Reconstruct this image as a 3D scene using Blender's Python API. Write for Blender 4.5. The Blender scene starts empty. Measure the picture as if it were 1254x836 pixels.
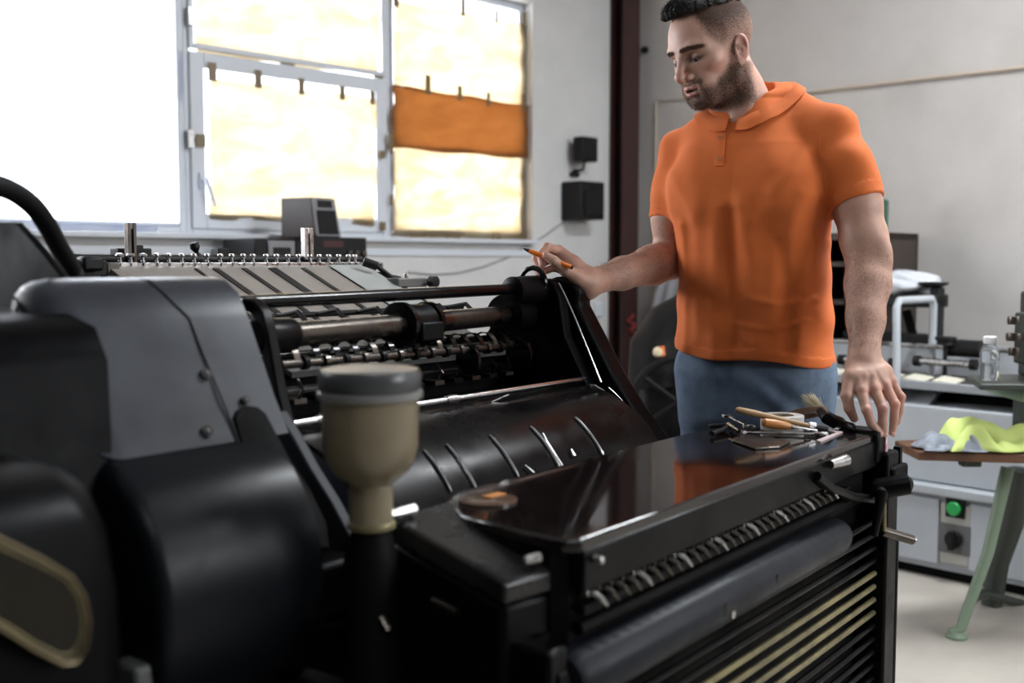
import bpy, bmesh, math, random
import numpy as np
from mathutils import Vector, Matrix
random.seed(7)
C = bpy.context.scene.collection
PI = math.pi
# ------------------------------------------------------------------ camera
CAM_H = 1.18; FPX = 1315.0; PITCH = math.atan(98/FPX)
cd = bpy.data.cameras.new('camera'); cam = bpy.data.objects.new('camera', cd); C.objects.link(cam)
cam.location = (0, 0, CAM_H); cam.rotation_euler = (PI/2-PITCH, 0, 0)
cd.sensor_width = 36; cd.lens = 36*FPX/1254; cd.clip_start = .05
cd.dof.use_dof = True; cd.dof.focus_distance = 2.32; cd.dof.aperture_fstop = 2.6
bpy.context.scene.camera = cam
# ------------------------------------------------------------------ world, exposure
w = bpy.data.worlds.new('world'); bpy.context.scene.world = w; w.use_nodes = True
bg = w.node_tree.nodes['Background']; bg.inputs[0].default_value = (.93, .96, 1, 1); bg.inputs[1].default_value = 3.0
vs = bpy.context.scene.view_settings
vs.view_transform = 'Standard'; vs.look = 'None'; vs.exposure = 0.55; vs.gamma = 1; vs.use_curve_mapping = False
# ------------------------------------------------------------------ frames
A = math.radians(37.80)                    # press long axis, clockwise from the view direction
B = math.radians(45.6)                     # window wall, clockwise from the view direction
class Frame:
    def __init__(s, ang):
        s.x = (math.sin(ang), math.cos(ang)); s.y = (-math.cos(ang), math.sin(ang)); s.rz = PI/2-ang
    def w(s, p): return Vector((p[0]*s.x[0]+p[1]*s.y[0], p[0]*s.x[1]+p[1]*s.y[1], p[2]))
    def at(s, px, py, x=None, y=None, z=None):      # a sight line met with a real plane of this frame
        d = ray(px, py); m = (d[0]*s.x[0]+d[1]*s.x[1], d[0]*s.y[0]+d[1]*s.y[1], d[2])
        t = x/m[0] if x is not None else y/m[1] if y is not None else (z-CAM_H)/m[2]
        return Vector((m[0]*t, m[1]*t, CAM_H+m[2]*t))
def ray(px, py):
    x = (px-627)/FPX; y = (418-py)/FPX
    return (x, math.cos(PITCH)+y*math.sin(PITCH), -math.sin(PITCH)+y*math.cos(PITCH))
def PD(px, py, D):                          # world point at distance D ahead
    d = ray(px, py); t = D/d[1]; return Vector((d[0]*t, D, CAM_H+d[2]*t))
M = Frame(A); R = Frame(B)
class Wd(Frame):
    def __init__(s): s.x = (1, 0); s.y = (0, 1); s.rz = 0
W = Wd()
S0 = 3.93; R0 = 4.82; S1 = -3.2; R1 = -2.6; CEIL = 3.3      # room: window wall y=S0, right wall x=R0
# ------------------------------------------------------------------ lights
def area(name, loc, sx, sy, power, col, rot):
    l = bpy.data.lights.new(name, 'AREA'); l.shape = 'RECTANGLE'; l.size = sx; l.size_y = sy; l.energy = power; l.color = col
    o = bpy.data.objects.new(name, l); C.objects.link(o); o.location = loc; o.rotation_euler = rot; return o
# daylight outside the window band of the window wall
area("daylight_window_wall", R.w((1.55, S0+.42, 2.15)), 6.2, 2.2, 240, (.95, .97, 1), (-PI/2, 0, R.rz))
# daylight through the windows of the wall across the room (behind and right of the camera)
area('daylight_far_side', R.w((3.5, S1+.06, 2.25)), 2.2, 1.1, 44, (.96, .98, 1), (PI/2, 0, R.rz))
# ------------------------------------------------------------------ mesh helpers
class MB:
    def __init__(s): s.v = []; s.f = []
    def add(s, vs, fs):
        b = len(s.v); s.v += [tuple(p) for p in vs]; s.f += [[b+i for i in f] for f in fs]; return s
    def box(s, x0, x1, y0, y1, z0, z1):
        return s.add([(x, y, z) for x in (x0, x1) for y in (y0, y1) for z in (z0, z1)],
                     [(0, 1, 3, 2), (4, 6, 7, 5), (0, 4, 5, 1), (2, 3, 7, 6), (0, 2, 6, 4), (1, 5, 7, 3)])
    def tube(s, pts, r, n=12, cap=True, sq=1.0):
        pts = [Vector(p) for p in pts]; m = len(pts)
        rr = r if isinstance(r, (list, tuple)) else [r]*m
        t0 = (pts[1]-pts[0]).normalized(); up = Vector((0, 0, 1)) if abs(t0.z) < .9 else Vector((1, 0, 0))
        nx = t0.cross(up).normalized(); vs = []
        for i, p in enumerate(pts):
            t = (pts[min(i+1, m-1)]-pts[max(i-1, 0)]).normalized()
            nx = (nx-t*nx.dot(t)).normalized(); ny = t.cross(nx)
            for k in range(n):
                a = 2*PI*k/n; vs.append(p+nx*math.cos(a)*rr[i]+ny*math.sin(a)*rr[i]*sq)
        fs = [(i*n+k, i*n+(k+1) % n, (i+1)*n+(k+1) % n, (i+1)*n+k) for i in range(m-1) for k in range(n)]
        if cap: fs += [tuple(reversed(range(n))), tuple((m-1)*n+k for k in range(n))]
        return s.add(vs, fs)
    def lathe(s, prof, o=(0, 0, 0), ax='z', n=24, a0=0, a1=2*PI):   # prof: (radius, height along axis)
        full = abs(a1-a0-2*PI) < 1e-6; k1 = n if full else n+1; vs = []
        for r, h in prof:
            for k in range(k1):
                a = a0+(a1-a0)*k/n; c, q = r*math.cos(a), r*math.sin(a)
                p = (c, q, h) if ax == 'z' else (h, c, q) if ax == 'x' else (c, h, q)
                vs.append((o[0]+p[0], o[1]+p[1], o[2]+p[2]))
        fs = []
        for i in range(len(prof)-1):
            for k in range(n):
                j = (k+1) % k1; fs.append((i*k1+k, i*k1+j, (i+1)*k1+j, (i+1)*k1+k))
        if full: fs += [tuple(reversed(range(k1))), tuple((len(prof)-1)*k1+k for k in range(k1))]
        return s.add(vs, fs)
    def prism(s, poly, ax, h0, h1):        # poly in the two other coordinates, in order
        def P(a, b, h): return (h, a, b) if ax == 'x' else (a, h, b) if ax == 'y' else (a, b, h)
        n = len(poly); vs = [P(a, b, h0) for a, b in poly]+[P(a, b, h1) for a, b in poly]
        return s.add(vs, [tuple(range(n)), tuple(reversed(range(n, 2*n)))]+[(k, (k+1) % n, n+(k+1) % n, n+k) for k in range(n)])
    def loft(s, rings, cap=True, closed=True):
        n = len(rings[0]); vs = [p for r in rings for p in r]; m = n if closed else n-1
        fs = [(i*n+k, i*n+(k+1) % n, (i+1)*n+(k+1) % n, (i+1)*n+k) for i in range(len(rings)-1) for k in range(m)]
        if cap and closed: fs += [tuple(reversed(range(n))), tuple((len(rings)-1)*n+k for k in range(n))]
        return s.add(vs, fs)
    def sheet(s, rows, th):                # a grid surface given real thickness
        a = len(rows); b = len(rows[0]); V = [[Vector(p) for p in r] for r in rows]; low = []
        for i in range(a):
            for j in range(b):
                du = V[min(i+1, a-1)][j]-V[max(i-1, 0)][j]; dv = V[i][min(j+1, b-1)]-V[i][max(j-1, 0)]
                low.append(V[i][j]-du.cross(dv).normalized()*th)
        vs = [p for r in V for p in r]+low; N = a*b
        fs = [(i*b+j, i*b+j+1, (i+1)*b+j+1, (i+1)*b+j) for i in range(a-1) for j in range(b-1)]
        fs += [tuple(reversed([N+q for q in f])) for f in fs]
        rim = [j for j in range(b)]+[i*b+b-1 for i in range(1, a)]+[(a-1)*b+j for j in range(b-2, -1, -1)]+[i*b for i in range(a-2, 0, -1)]
        fs += [(rim[k], rim[(k+1) % len(rim)], N+rim[(k+1) % len(rim)], N+rim[k]) for k in range(len(rim))]
        return s.add(vs, fs)
def mesh_of(name, mb, off=(0, 0, 0), ang=35):
    me = bpy.data.meshes.new(name)
    me.from_pydata([(p[0]-off[0], p[1]-off[1], p[2]-off[2]) for p in mb.v], [], mb.f)
    bm = bmesh.new(); bm.from_mesh(me); bmesh.ops.recalc_face_normals(bm, faces=bm.faces[:]); bm.to_mesh(me); bm.free()
    me.polygons.foreach_set('use_smooth', [True]*len(me.polygons)); me.set_sharp_from_angle(angle=math.radians(ang))
    return me
def bev(o, wd, seg=2):
    m = o.modifiers.new('bevel', 'BEVEL'); m.width = wd; m.segments = seg; m.limit_method = 'ANGLE'; m.angle_limit = math.radians(40)
    m.harden_normals = False; return o
def tag(o, label, cat, group=None, kind=None):
    if label: o['label'] = label
    if cat: o['category'] = cat
    if group: o['group'] = group
    if kind: o['kind'] = kind
    return o
def thing(name, label, cat, fr, base, group=None):
    o = bpy.data.objects.new(name, None); C.objects.link(o); o.empty_display_size = .05
    o.location = fr.w(base); o.rotation_euler = (0, 0, fr.rz); o['bx'] = list(base)
    return tag(o, label, cat, group)
def part(name, mb, m, par, bevel=0, label=None, ang=35):
    q = par
    while q.parent: q = q.parent
    o = bpy.data.objects.new(name, mesh_of(name, mb, q['bx'], ang)); C.objects.link(o); o.data.materials.append(m); o.parent = par
    if bevel: bev(o, bevel)
    if label: o['label'] = label
    return o
def solo(name, mb, m, fr, base, label, cat, group=None, bevel=0, ang=35):
    o = bpy.data.objects.new(name, mesh_of(name, mb, base, ang)); C.objects.link(o); o.data.materials.append(m)
    o.location = fr.w(base); o.rotation_euler = (0, 0, fr.rz); o['bx'] = list(base)
    if bevel: bev(o, bevel)
    return tag(o, label, cat, group)
def struct(name, mb, m, fr=R, bevel=0, par=None):
    o = bpy.data.objects.new(name, mesh_of(name, mb)); C.objects.link(o); o.data.materials.append(m)
    if par is None: o.rotation_euler = (0, 0, fr.rz); o['kind'] = 'structure'; o['bx'] = [0, 0, 0]
    else: o.parent = par
    if bevel: bev(o, bevel)
    return o
def dup(root, fr, base, label=None, rz=0):
    r = root.copy(); C.objects.link(r); r.location = fr.w(base); r.rotation_euler = (0, 0, fr.rz+rz)
    if label: r['label'] = label
    for ch in list(root.children):
        c = ch.copy(); C.objects.link(c); c.parent = r
    return r
# ------------------------------------------------------------------ materials
def mat(name, col, rough=.5, metal=0, col2=None, nscale=6, nmix=.5, bump=0, bscale=40, rvar=0, coat=0, spec=.5, **kw):
    m = bpy.data.materials.new(name); m.use_nodes = True; nt = m.node_tree; b = nt.nodes['Principled BSDF']
    b.inputs['Base Color'].default_value = (*col, 1); b.inputs['Roughness'].default_value = rough; b.inputs['Metallic'].default_value = metal
    b.inputs['Specular IOR Level'].default_value = spec
    if coat: b.inputs['Coat Weight'].default_value = coat; b.inputs['Coat Roughness'].default_value = .12
    for k, v in kw.items(): b.inputs[k.replace('_', ' ')].default_value = v
    tc = nt.nodes.new('ShaderNodeTexCoord')
    if col2 or rvar:
        n = nt.nodes.new('ShaderNodeTexNoise'); n.inputs['Scale'].default_value = nscale; n.inputs['Detail'].default_value = 6; n.inputs['Roughness'].default_value = .62
        nt.links.new(tc.outputs['Object'], n.inputs['Vector'])
        rp = nt.nodes.new('ShaderNodeMapRange'); rp.inputs[1].default_value = .5-nmix*.25; rp.inputs[2].default_value = .5+nmix*.25
        nt.links.new(n.outputs['Fac'], rp.inputs[0])
        if col2:
            mx = nt.nodes.new('ShaderNodeMix'); mx.data_type = 'RGBA'; mx.inputs[6].default_value = (*col, 1); mx.inputs[7].default_value = (*col2, 1)
            nt.links.new(rp.outputs[0], mx.inputs[0]); nt.links.new(mx.outputs[2], b.inputs['Base Color'])
        if rvar:
            r2 = nt.nodes.new('ShaderNodeMapRange'); r2.inputs[3].default_value = max(.03, rough-rvar); r2.inputs[4].default_value = min(1, rough+rvar)
            nt.links.new(rp.outputs[0], r2.inputs[0]); nt.links.new(r2.outputs[0], b.inputs['Roughness'])
    if bump:
        n = nt.nodes.new('ShaderNodeTexNoise'); n.inputs['Scale'].default_value = bscale; n.inputs['Detail'].default_value = 4
        nt.links.new(tc.outputs['Object'], n.inputs['Vector'])
        bp = nt.nodes.new('ShaderNodeBump'); bp.inputs['Strength'].default_value = bump; bp.inputs['Distance'].default_value = .004
        nt.links.new(n.outputs['Fac'], bp.inputs['Height']); nt.links.new(bp.outputs[0], b.inputs['Normal'])
    return m
def emit(name, col, s):
    m = mat(name, (0, 0, 0)); b = m.node_tree.nodes['Principled BSDF']
    b.inputs['Emission Color'].default_value = (*col, 1); b.inputs['Emission Strength'].default_value = s; return m
m_wall = mat('white_plaster', (.62, .61, .60), .85, col2=(.55, .545, .54), nscale=2.2, bump=.25, bscale=25)
m_wallr = mat('grey_plaster', (.50, .475, .455), .85, col2=(.43, .405, .385), nscale=1.7, bump=.25, bscale=20)
m_ceil = mat('ceiling_paint', (.32, .32, .32), .9)  # ceiling out of view, toned down to dim reflections on the press
m_dim = mat('darkened_unseen_wall', (.10, .10, .105), .9)  # out-of-view walls, kept dark so the press reflects less
m_floor = mat('concrete_floor', (.50, .465, .41), .5, col2=(.36, .33, .29), nscale=3.5, nmix=1.2, bump=.2, bscale=30)
m_upvc = mat('white_window_plastic', (.62, .65, .70), .35)
m_black = mat('black_press_enamel', (.0025, .0025, .003), .38, rvar=.1, nscale=9, spec=.11, bump=.04, bscale=60)
m_blackm = mat('dull_black_enamel', (.0025, .0025, .003), .6, rvar=.1, nscale=8, spec=.1)
m_blackg = mat('glossy_black_enamel', (.003, .003, .0035), .16, rvar=.07, nscale=7, spec=.3)
m_hous = mat('low_specular_black_enamel', (.0025, .0025, .003), .42, rvar=.1, nscale=5, spec=.055)  # same black enamel, specular lowered to weaken lamp reflections
m_case = mat('worn_black_enamel_sheen', (.018, .020, .027), .36, col2=(.036, .040, .052), nscale=7, nmix=1.1, rvar=.09, spec=.4)  # black enamel, bluish reflected sheen put into its mottled base colour
m_chrome = mat('chrome', (.75, .75, .76), .18, 1)
m_steel = mat('brushed_steel', (.42, .41, .40), .3, 1, rvar=.1, nscale=30)
m_dsteel = mat('dark_worn_steel', (.13, .115, .10), .33, 1, col2=(.07, .06, .055), nscale=12, rvar=.1)
m_rubber = mat('black_rubber', (.006, .006, .0065), .6, spec=.25)
m_dark = mat('matt_black_plastic', (.007, .007, .0075), .5, spec=.25)
# ------------------------------------------------------------------ room shell
WT = .14                                    # wall thickness in the window reveal
def rw(px, py, y=None): return R.at(px, py, y=S0 if y is None else y)
wr = rw(652, 290).x; wzb = rw(655, 296).z; wzt = 2.50; wl = -1.55
struct('floor', MB().box(R1-.1, R0+.1, S1-.1, S0+.2, -.1, 0), m_floor)
struct('ceiling', MB().box(R1-.1, R0+.1, S1-.1, S0+.2, CEIL, CEIL+.1), m_ceil)
struct('wall_window_side', MB().box(R1-.1, R0+.1, S0, S0+WT, 0, wzb), m_wall); struct('wall_window_side', MB().box(R1-.1, R0+.1, S0, S0+WT, wzt, CEIL), m_wall)
struct('wall_window_side', MB().box(R1-.1, wl, S0, S0+WT, wzb, wzt), m_wall); struct('wall_window_side', MB().box(wr, R0+.1, S0, S0+WT, wzb, wzt), m_wall)
struct('wall_right', MB().box(R0, R0+.1, S1-.1, S0, 0, CEIL), m_wallr)
struct('wall_left', MB().box(R1-.1, R1, S1-.1, S0, 0, CEIL), m_dim)
mb = MB(); mb.box(R1-.1, R0+.1, S1-.1, S1, 0, 1.6); mb.box(R1-.1, R0+.1, S1-.1, S1, 2.9, CEIL)
mb.box(R1-.1, 2.3, S1-.1, S1, 1.6, 2.9); mb.box(4.7, R0+.1, S1-.1, S1, 1.6, 2.9)
struct('wall_behind', mb, m_dim)
# window band: mullions, frames and panes
m_glass = bpy.data.materials.new('window_glass'); m_glass.use_nodes = True
nt = m_glass.node_tree; nt.nodes.remove(nt.nodes['Principled BSDF'])
tr = nt.nodes.new('ShaderNodeBsdfTransparent'); gl = nt.nodes.new('ShaderNodeBsdfGlossy'); gl.inputs['Roughness'].default_value = .05
ms = nt.nodes.new('ShaderNodeMixShader'); ms.inputs[0].default_value = .05
nt.links.new(tr.outputs[0], ms.inputs[1]); nt.links.new(gl.outputs[0], ms.inputs[2]); nt.links.new(ms.outputs[0], nt.nodes['Material Output'].inputs[0])
def film(name, tcol, amt, c2=None):         # translucent sheet, lit from outside
    m = bpy.data.materials.new(name); m.use_nodes = True; nt = m.node_tree; b = nt.nodes['Principled BSDF']
    b.inputs['Roughness'].default_value = .8; b.inputs['Specular IOR Level'].default_value = .1
    t = nt.nodes.new('ShaderNodeBsdfTranslucent'); x = nt.nodes.new('ShaderNodeMixShader'); x.inputs[0].default_value = amt
    tc = nt.nodes.new('ShaderNodeTexCoord'); mp = nt.nodes.new('ShaderNodeMapping'); mp.inputs['Scale'].default_value = (2, 2, 5)
    n = nt.nodes.new('ShaderNodeTexNoise'); n.inputs['Scale'].default_value = 2.2; n.inputs['Detail'].default_value = 7; n.inputs['Roughness'].default_value = .65; n.inputs['Distortion'].default_value = .5
    nt.links.new(tc.outputs['Object'], mp.inputs[0]); nt.links.new(mp.outputs[0], n.inputs['Vector'])
    rp = nt.nodes.new('ShaderNodeMapRange'); rp.inputs[1].default_value = .35; rp.inputs[2].default_value = .68; nt.links.new(n.outputs['Fac'], rp.inputs[0])
    mx = nt.nodes.new('ShaderNodeMix'); mx.data_type = 'RGBA'; mx.inputs[6].default_value = (*tcol, 1); mx.inputs[7].default_value = (*(c2 or tcol), 1)
    nt.links.new(rp.outputs[0], mx.inputs[0]); nt.links.new(mx.outputs[2], t.inputs['Color']); nt.links.new(mx.outputs[2], b.inputs['Base Color'])
    nt.links.new(b.outputs[0], x.inputs[1]); nt.links.new(t.outputs[0], x.inputs[2]); nt.links.new(x.outputs[0], nt.nodes['Material Output'].inputs[0])
    return m
FY = S0+.07                                  # frame face plane
p1 = R.at(229, 290, y=FY).x; p2 = R.at(474, 200, y=FY).x; p3 = R.at(652, 200, y=FY).x
zb = wzb+.01; zt = wzt
tz = R.at(350, 80, y=FY).z                   # transom between the two middle sashes
def frame_rect(mb, x0, x1, z0, z1, t, y0, y1):
    mb.box(x0, x0+t, y0, y1, z0, z1); mb.box(x1-t, x1, y0, y1, z0, z1); mb.box(x0+t, x1-t, y0, y1, z0, z0+t); mb.box(x0+t, x1-t, y0, y1, z1-t, z1)
def window(name, x0, x1, z0, z1, sashes):
    mb = MB(); frame_rect(mb, x0, x1, z0, z1, .028, FY, FY+.05); o = struct(name, mb, m_upvc, bevel=.003)
    for (a, b, c, d, t) in sashes:
        mb = MB(); frame_rect(mb, a, b, c, d, t, FY-.014, FY+.03); s = struct('sash', mb, m_upvc, par=o, bevel=.004)
        mb = MB().box(a+t-.005, b-t+.005, FY+.012, FY+.018, c+t-.005, d-t+.005); g = struct('pane', mb, m_glass, par=s)
    return o
w1 = window('window_1', wl, p1, zb, zt, [(wl+.03, -.02, zb+.03, zt-.03, .012), (.02, p1-.025, zb+.03, zt-.03, .012)])
w2 = window('window_2', p1, p2, zb, zt, [(p1+.02, p2-.01, zb+.02, tz-.0, .062), (p1+.02, p2-.01, tz+.012, zt-.02, .022)])
w3 = window('window_3', p2, wr, zb, zt, [(p2+.02, wr-.03, zb+.03, zt-.03, .012)])
# sash handle of the middle window
hp = R.at(247, 222, y=FY-.014)
mb = MB().box(hp.x-.012, hp.x+.012, FY-.026, FY-.013, hp.z-.03, hp.z+.035); mb.tube([(hp.x, FY-.02, hp.z+.01), (hp.x, FY-.05, hp.z+.01), (hp.x+.012, FY-.055, hp.z-.03), (hp.x+.035, FY-.055, hp.z-.10)], [.009, .009, .009, .007])
struct('window_handle', mb, m_upvc, par=w2.children[0])
# hinges
for px, py, ww in ((233, 170, w2), (233, 20, w2)):
    h = R.at(px, py, y=FY-.02); struct('hinge', MB().box(h.x-.012, h.x+.012, FY-.03, FY-.012, h.z-.035, h.z+.035), m_steel, par=ww)
# inner sill
struct('trim_1', MB().box(wl, wr, S0-.05, S0+.07, wzb-.012, wzb+.008), m_upvc, bevel=.003)
struct('trim_2', MB().box(R1, wr+.02, S0-.012, S0, wzb-.075, wzb-.045), m_upvc)
# sheets taped over the panes
m_cream = film('cream_paper', (.58, .53, .44), .8, (.50, .42, .30))
m_cream2 = film('pale_cream_paper', (.58, .53, .44), .82, (.47, .39, .27))
m_orange = film('orange_paper', (.34, .19, .085), .72, (.29, .155, .065))
m_tape = mat('brown_parcel_tape', (.17, .12, .06), .35)
m_foil = film('milky_film', (.93, .94, .97), .9, (.86, .88, .93))
def sheet(name, corners, y, m, label, cat, tapes, amp=.006, group=None):
    c = [R.at(px, py, y=y) for px, py in corners]    # tl, tr, br, bl on the window plane
    rows = []
    rnd = random.Random(len(name)+int(corners[0][0]))
    ph = [rnd.uniform(0, 6) for _ in range(6)]
    for i in range(15):
        f = i/14; L = c[0].lerp(c[3], f); Rr = c[1].lerp(c[2], f); row = []
        for j in range(19):
            g = j/18; p = L.lerp(Rr, g)
            p.y -= amp*(1+math.sin(g*9+ph[0]+f*3)*.6+math.sin(f*13+ph[1]+g*4)*.5+.4*math.sin(g*21+f*17+ph[2]))
            ex = .006*math.sin(f*11+ph[3]) if j in (0, 18) else 0; p.x += ex
            if i in (0, 14): p.z += .004*math.sin(g*14+ph[4])
            p.x = max(p.x, wl+.06); p.z = min(p.z, wzt-.03)
            row.append(p)
        rows.append(row)
    base = (c[3].lerp(c[2], .5)); mb = MB().sheet(rows, .0012)
    o = solo(name, mb, m, R, base, label, cat, group)
    for (px, py, wd, hh) in tapes:
        q = R.at(px, py, y=y-.014); part('tape', MB().box(q.x-wd/2, q.x+wd/2, y-.0165, y-.014, q.z-hh/2, q.z+hh/2), m_tape, o)
    return o
sy = FY-.016
sheet('paper_sheet', [(240, -45), (463, -22), (461, 93), (239, 66)], FY+.008, m_cream, 'cream paper covering the upper middle window pane above the transom', 'paper', [(352, 79, .07, .012), (463, 92, .05, .03)])
sheet('paper_sheet', [(256, 96), (460, 121), (458, 276), (258, 268)], FY-.012, m_cream, 'cream paper taped in the lower middle sash behind the hi-fi', 'paper',
      [(260, 88, .035, .075), (316, 97, .032, .075), (369, 106, .028, .07), (419, 114, .028, .06), (456, 120, .026, .06), (246, 172, .04, .05), (468, 189, .03, .035), (469, 277, .03, .04)])
sheet('paper_sheet', [(484, 2), (648, 32), (648, 132), (481, 108)], sy, m_cream, 'cream paper at the top of the right window above the orange band', 'paper',
      [(485, 2, .03, .05), (567, 8, .025, .09), (608, 20, .02, .06), (642, 24, .025, .08)])
sheet('paper_sheet', [(482, 176), (649, 189), (648, 294), (481, 289)], sy, m_cream2, 'pale cream paper at the bottom of the right window under the orange band', 'paper',
      [(512, 290, .09, .02), (555, 291, .09, .025), (608, 290, .05, .03), (648, 288, .04, .05), (649, 237, .03, .05), (479, 245, .02, .05)], amp=.005)
sheet('orange_paper', [(482, 104), (649, 130), (649, 195), (479, 181)], sy-.014, m_orange, 'deep orange paper band across the right window', 'paper',
      [(524, 104, .03, .09), (563, 114, .025, .07), (598, 122, .022, .07), (641, 126, .022, .09), (650, 196, .03, .03), (479, 175, .025, .1), (650, 132, .02, .07)], amp=.004)
fl = sheet('plastic_film', [(-260, -200), (219, -45), (228, 284), (-200, 281)], FY+.004, m_foil, 'milky plastic film over the big left window', 'film', [(20, 284, .09, .02), (50, 287, .06, .02)], amp=.003)
# outside: ground seen through the gaps
m_out = mat('pale_yard', (.7, .7, .68), .9)
struct('ground', MB().box(R1-8, R0+8, S0+.3, S0+20, -.3, -.1), m_out)
# steel column in the corner
m_rust = mat('dark_red_oxide_steel', (.045, .016, .014), .5, col2=(.03, .012, .011), nscale=5)
c0 = R.at(762, 300, y=S0-.10); c1 = R.at(781.5, 300, y=S0-.10)
mb = MB(); mb.box(c0.x, c1.x, S0-.10, S0-.09, 0, CEIL); mb.box(c0.x, c1.x, S0-.012, S0-.002, 0, CEIL); mb.box((c0.x+c1.x)/2-.005, (c0.x+c1.x)/2+.005, S0-.09, S0-.012, 0, CEIL)
o = struct('trim_3', mb, m_rust); o['label'] = 'dark red steel column in the room corner'
# conduit along the right wall
m_beige = mat('beige_conduit', (.50, .42, .34), .6)
def rr(px, py, x=None): return R.at(px, py, x=R0-.015 if x is None else x)
a = rr(985, 113); b = rr(1254, 82); a2 = a+(a-b)*0.55; b2 = b+(b-a)*.6
solo('wall_conduit', MB().tube([(R0-.012, a2.y, a2.z), (R0-.012, b2.y, b2.z)], .008, 8), m_beige, R, a, 'thin beige conduit running along the grey right wall', 'pipe')
a = rr(803, 124); b = rr(846, 133); b.y = a.y-.32
solo('wall_conduit', MB().tube([(R0-.01, a.y, .4), (R0-.01, a.y, a.z), (R0-.01, b.y, a.z-.01)], .006, 8), m_beige, R, (R0, a.y, .4), 'bent conduit by the steel column behind the man', 'pipe')
k = rr(790, 61); solo('wall_hook', MB().lathe([(.012, 0), (.02, -.008), (.017, -.03), (.006, -.034)], (R0, k.y, k.z), 'x', 14), m_dark, R, k, 'small black fixture on the wall beside the steel column', 'hook')
# cable on the window wall
pts = [R.at(px, py, y=S0-.008) for px, py in ((705, 258), (690, 272), (668, 288), (648, 300), (622, 315), (590, 327), (560, 334), (530, 336), (500, 333))]
solo('wall_cable', MB().tube(pts, .004, 6), mat('grey_cable', (.3, .3, .31), .5), R, pts[-1], 'thin grey cable sagging on the white wall under the window', 'cable')
# wall speakers
q = R.at(727, 245, y=S0-.16); a = R.at(711, 268, y=S0-.16); b = R.at(744, 223, y=S0-.16)
t = thing('wall_speaker', 'black box speaker on the white wall beside the window', 'speaker', R, (q.x, S0, a.z))
part('cabinet', MB().box(a.x+.02, b.x, S0-.14, S0-.002, a.z, b.z), m_dark, t, .006)
part('grille', MB().box(a.x+.055, b.x-.015, S0-.15, S0-.138, a.z+.02, b.z-.05), m_rubber, t, .004)
part('tweeter', MB().lathe([(.0, -.147), (.016, -.146), (.018, -.138)], ((a.x+b.x)/2+.02, S0, b.z-.03), 'y', 16), m_rubber, t)
q = R.at(719, 196, y=S0-.1); a = R.at(710, 197, y=S0-.10); b = R.at(729, 169, y=S0-.10)
t = thing('satellite_speaker', 'small black speaker on a bracket above the box speaker', 'speaker', R, (q.x, S0, a.z-.08))
part('cabinet', MB().box(a.x, b.x, S0-.12, S0-.05, a.z, b.z), m_dark, t, .006)
part('grille', MB().box(a.x+.01, b.x-.01, S0-.126, S0-.119, a.z+.01, b.z-.01), m_rubber, t)
part('bracket', MB().tube([(q.x, S0, a.z-.045), (q.x, S0-.07, a.z-.04), (q.x, S0-.085, a.z+.01)], .008, 8).box(q.x-.03, q.x+.03, S0-.02, S0, a.z-.075, a.z-.05), m_dark, t)
q = R.at(733, 377, y=S0-.01); solo('wall_switch', MB().box(q.x-.03, q.x+.03, S0-.015, S0, q.z-.05, q.z+.03), m_upvc, R, (q.x, S0, q.z-.05), 'white wall switch low beside the steel column', 'switch', bevel=.004)
# hi-fi on a wall shelf under the window
HY = S0-.30
a = R.at(305, 312, y=HY); b = R.at(452, 316, y=HY); zs = R.at(380, 322, y=HY).z
t = thing('wall_shelf', 'black shelf under the window carrying the hi-fi', 'shelf', R, ((a.x+b.x)/2, S0, zs-.12))
part('board', MB().box(a.x-.05, b.x+.05, HY-.03, S0, zs-.02, zs), m_dark, t, .003)
for x in (a.x+.08, b.x-.08): part('bracket', MB().prism([(S0, zs-.02), (S0, zs-.14), (S0-.02, zs-.14), (HY+.08, zs-.03), (HY+.08, zs-.02)], 'x', x-.008, x+.008), m_steel, t)
a = R.at(383, 318, y=HY); b = R.at(449, 291, y=HY)
t = thing('hifi_amplifier', 'black hi-fi amplifier under the tilted speaker on the shelf', 'stereo', R, ((a.x+b.x)/2, HY, zs))
part('case', MB().box(a.x, b.x, HY, S0-.04, zs, b.z), m_dark, t, .004)
part('display', MB().box(a.x+.05, b.x-.12, HY-.003, HY, b.z-.04, b.z-.015), emit('red_display', (.5, .05, .06), .05), t)
for i in range(3): part('knob', MB().lathe([(.012, 0), (.011, -.014), (0, -.015)], (b.x-.09+.035*i, HY, zs+.04), 'y', 14), m_dsteel, t)
m_grey = mat('satin_grey_plastic', (.20, .20, .21), .35)
b0 = b.z
a = R.at(312, 316, y=HY); b = R.at(362, 292, y=HY)
t = thing('cassette_deck', 'small black stereo unit left of the amplifier on the shelf', 'stereo', R, ((a.x+b.x)/2, HY, zs))
part('case', MB().box(a.x, b.x, HY, S0-.06, zs, b.z), m_dark, t, .005)
part('fascia', MB().box(a.x+.055, b.x-.01, HY-.01, HY, zs+.01, b.z-.01), m_grey, t, .003)
part('cassette_door', MB().box(a.x+.075, b.x-.03, HY-.014, HY-.009, zs+.02, b.z-.035), m_dark, t, .002)
a = R.at(366, 314, y=HY); b = R.at(383, 295, y=HY)
solo('speaker_box', MB().box(a.x, b.x-.01, HY+.02, S0-.06, zs, b.z), m_dark, R, (a.x, HY, zs), 'small black box between stereo unit and amplifier', 'box', bevel=.004)
a = R.at(372, 291, y=HY+.03); b = R.at(414, 243, y=HY+.03)
t = thing('bookshelf_speaker', 'tilted black speaker with silver front standing on the amplifier', 'speaker', R, ((a.x+b.x)/2, HY+.1, b0))
xs = (a.x+.055, b.x+.01); sk = -.02
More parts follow.
